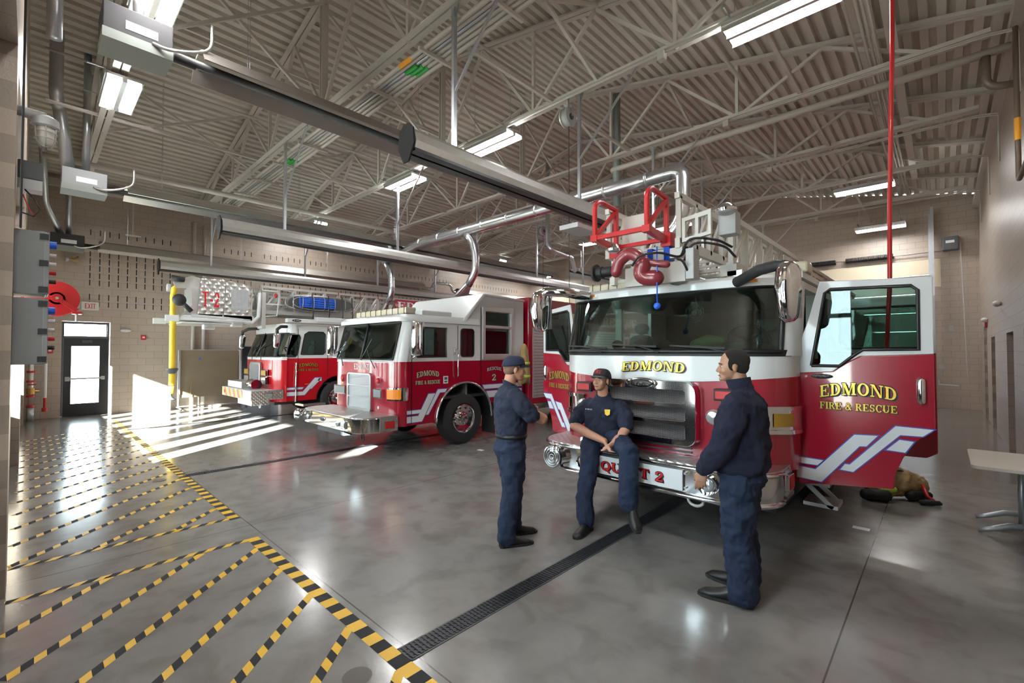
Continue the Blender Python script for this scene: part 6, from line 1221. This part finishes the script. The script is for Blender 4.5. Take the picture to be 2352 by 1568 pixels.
MB().box(c.x-.12, c.x+.14, -.12, -.08, c.z-.15, c.z+.12).build('wall_plate', M['redp'], t); MB().cyl(c+V((.16, 0, 0)), c+V((.17, 0, 0)), .022, 12).build('axle_nut', M['chrome'], t); MB().cyl(c+V((.0, .24, -.24)), c+V((.0, .24, -.36)), .02, 8).build('hose_tip', M['lgrey'], t)
t = thing('caged_lamp', 'caged glass wall lamp high on the near pier', 'wall lamp', (-5.1, .05, 3.5)); lx, ly = -5.12, .055
MB().lathe([(.03, .16), (.075, .13), (.08, .07), (.07, .06), (0, .06)], (lx, ly, 3.5), 'z', 20).build('lamp_hood', M['lgrey'], t, 'auto'); MB().limb([(lx, ly, 3.56), (lx, ly, 3.46)], [.055, .045], 16).build('glass_globe', mat('frosted_glass', (.75, .72, .66), .3), t, True)
mb = MB()
for i in range(6): a = PI/3*i; mb.tube([(lx+.066*math.cos(a), ly+.066*math.sin(a), 3.56), (lx+.062*math.cos(a), ly+.062*math.sin(a), 3.45), (lx+.03*math.cos(a), ly+.03*math.sin(a), 3.40)], .004, 5)
for z in (3.52, 3.47): mb.tube([(lx+.065*math.cos(2*PI*i/20), ly+.065*math.sin(2*PI*i/20), z) for i in range(21)], .004, 5, False)
mb.build('cage', M['lgrey'], t, True); MB().cyl((lx, -.1, 3.65), (lx, ly, 3.64), .04, 12).build('mounting_arm', M['lgrey'], t, 'auto')
t = thing('motion_sensor', 'dark grey two-tone electrical box above the control boxes on the near pier', 'electrical box', (-5.1, 0, 3.0)); MB().box(-5.2, -5.06, -.09, .045, 3.12, 3.26).build('upper_cover', M['dgrey'], t, bevel=.006); MB().box(-5.2, -5.06, -.09, .045, 3.04, 3.12).build('lower_cover', M['lgrey'], t, bevel=.004)
t = thing('wiring', 'black and red wires running down the edge of the near pier', 'cable', (-5.05, -.06, 3)); MB().cyl((-5.03, -.065, 2.73), (-5.03, -.065, 6.4), .006, 6).cyl((-5.01, -.07, 2.73), (-5.01, -.07, 6.4), .005, 6).build('vertical_cable', M['blk'], t); MB().tube([(-5.08, -.05, 3.04), (-5.08, .0, 2.98), (-5.08, .035, 2.9), (-5.08, .0, 2.84), (-5.08, -.06, 2.86)], .005, 6).build('loop_cable', M['blk'], t, True); MB().tube([(-5.08, -.06, 3.0), (-5.08, -.02, 2.88), (-5.08, .01, 2.85)], .004, 6).build('red_wire', M['redp'], t, True)
# sprinkler riser
t = thing('sprinkler_riser', 'red and brass sprinkler riser valves in the far corner by the glazed door', 'pipework', (-17.1, .1, 0)); x, y = -17.15, .02
MB().cyl((x, y, 0), (x, y, .35), .075, 16).build('base_pipe', M['galv'], t, True); MB().cyl((x, y, .35), (x, y, 1.9), .05, 14).build('riser_pipe', M['alum'], t, True)
for z in (.36, .62, 1.0, 1.25, 1.5): MB().cyl((x, y, z), (x, y, z+.05), .085, 16).build('coupling', M['redp'], t, 'auto')
MB().cyl((x, y, .7), (x, y, .85), .08, 12).cyl((x, y, .77), (x, y+.16, .77), .035, 12).build('brass_valve', M['brass'], t, 'auto'); MB().lathe([(.08, .93), (.09, .94), (.08, .95)], (x+.02, y+.02, 0), 'z', 18).build('valve_wheel', M['redp'], t)
MB().cyl((-17.2, .28, .3), (-17.2, .28, 1.6), .03, 12).cyl((-17.2, .28, .22), (-17.2, .28, .32), .06, 12).build('test_pipe', M['redp'], t); MB().cyl((-17.2, .28, .58), (-17.2, .28, 1.5), .034, 12).build('white_sleeve', M['wdec'], t)
firealarm(XL, .36, 1.82, 1, 'glowing red alarm box in the far corner left of the glazed door')
# back wall operator
t = thing('door_operator', 'dark grey door operator box with hanging chain on the back wall at right', 'door operator', (.2, 19.85, 5.1)); MB().box(.05, .42, 19.7, 19.98, 4.98, 5.4).build('motor_box', M['dgrey'], t, bevel=.02); MB().box(.12, .32, 19.695, 19.7, 5.2, 5.28).build('label_plate', M['wdec'], t); MB().cyl((.45, 19.85, 5.2), (.55, 19.85, 1.0), .014, 6).build('chain', M['alum'], t); MB().cyl((-4.6, 19.85, 5.0), (.05, 19.85, 5.0), .015, 8).build('shaft', M['steel'], t)
for i, (x0, x1) in enumerate(((-3.9, -2.75), (-2.45, -1.15))):
    t = thing('torsion_spring', 'black coil spring on the shaft above the back door, %s' % ('left one' if i == 0 else 'right one'), 'spring', (x0, 19.85, 5)); mb = MB(); n_ = 40; mb.tube([(x0+(x1-x0)*k/(n_*6), 19.85+.085*math.cos(2*PI*k/6), 5.0+.085*math.sin(2*PI*k/6)) for k in range(n_*6+1)], .013, 5); mb.build('coil', M['black'], t, True)
tag(MB().box(-.28, -.20, 19.7, 19.78, 0, 6.2).box(-.23, -.15, 19.6, 19.68, 3, 6.4).build('door_track', M['galv']), 'vertical galvanised door track on the back wall behind the open cab door', 'track')
tag(MB().box(-.1, .02, 19.96, 19.99, 1.25, 1.4).build('switch_plate', M['lgrey']), 'grey switch plate on the back wall right of the open cab door', 'switch'); tag(MB().box(.16, .26, 19.96, 19.99, 2.45, 2.62).build('wall_socket', M['lgrey']), 'small grey wall box on the back wall near the chain', 'socket')
tag(MB().tube([(-.1, 19.9, .9), (-.1, 19.85, .75), (.35, 19.85, .72)], .025, 6).build('wall_bracket', M['lgrey']), 'low grey pipe bracket on the back wall near the floor', 'bracket')
# cafe table at the right edge
t = thing('folding_table', 'cream topped table with curved silver feet at the right picture edge', 'table', (.55, 6.5, 0))
MB().plate(rrect(.175, 6.0, .85, 7.0, .05), lambda u, v, w: V((u, v, .75+w)), .03).build('table_top', M['tabletop'], t, bevel=.008)
x = .62
for i, y in enumerate((4.9, 5.42)): pass
for y in (6.45, 7.0): pass
MB().cyl((.55, 6.75, .06), (.55, 6.75, .72), .03, 16).cyl((.57, 6.62, .06), (.57, 6.62, .72), .03, 16).build('column', M['tubeg'], t, True)
for y0 in (7.05, 6.55):
    MB().tube([(.60, y0+.1, .10), (.45, y0+.05, .095), (.32, y0, .05), (.23, y0, .02)], [.03, .028, .024, .02], 12).build('foot', M['tubeg'], t, True)
# turnout bag behind the open door
t = thing('turnout_gear', 'pile of tan and black turnout gear on the floor behind the open right door', 'gear bag', (-.35, 7.3, 0))
mb = MB(); mb.limb([(-.62, 7.2, .12), (-.42, 7.4, .2), (-.25, 7.6, .13)], [.12, .18, .12], 16); mb.limb([(-.5, 7.5, .2), (-.3, 7.5, .1)], [.1, .1], 12); remesh(mb.build('coat', M['tan'], t, True), .02, 3, .06, .1)
mb = MB(); mb.limb([(-.7, 7.0, .07), (-.52, 7.05, .08)], [.07, .07], 12); mb.limb([(-.3, 7.3, .08), (-.15, 7.5, .06)], [.07, .05], 12); mb.limb([(-.2, 7.2, .04), (-.05, 7.3, .03)], [.04, .03], 10); mb.tube([(-.6, 7.2, .25), (-.45, 7.2, .37), (-.3, 7.5, .3)], .02, 8); remesh(mb.build('boots', M['black'], t, True), .02, 2, .02, .08)
mb = MB(); mb.limb([(-.56, 7.06, .14), (-.45, 7.12, .15)], [.035, .035], 8); mb.build('lime_band', M['lime'], t, True); MB().tube([(-.2, 7.4, .2), (-.16, 7.35, .08), (-.1, 7.3, .05)], .02, 8).build('red_strap', M['redp'], t, True)
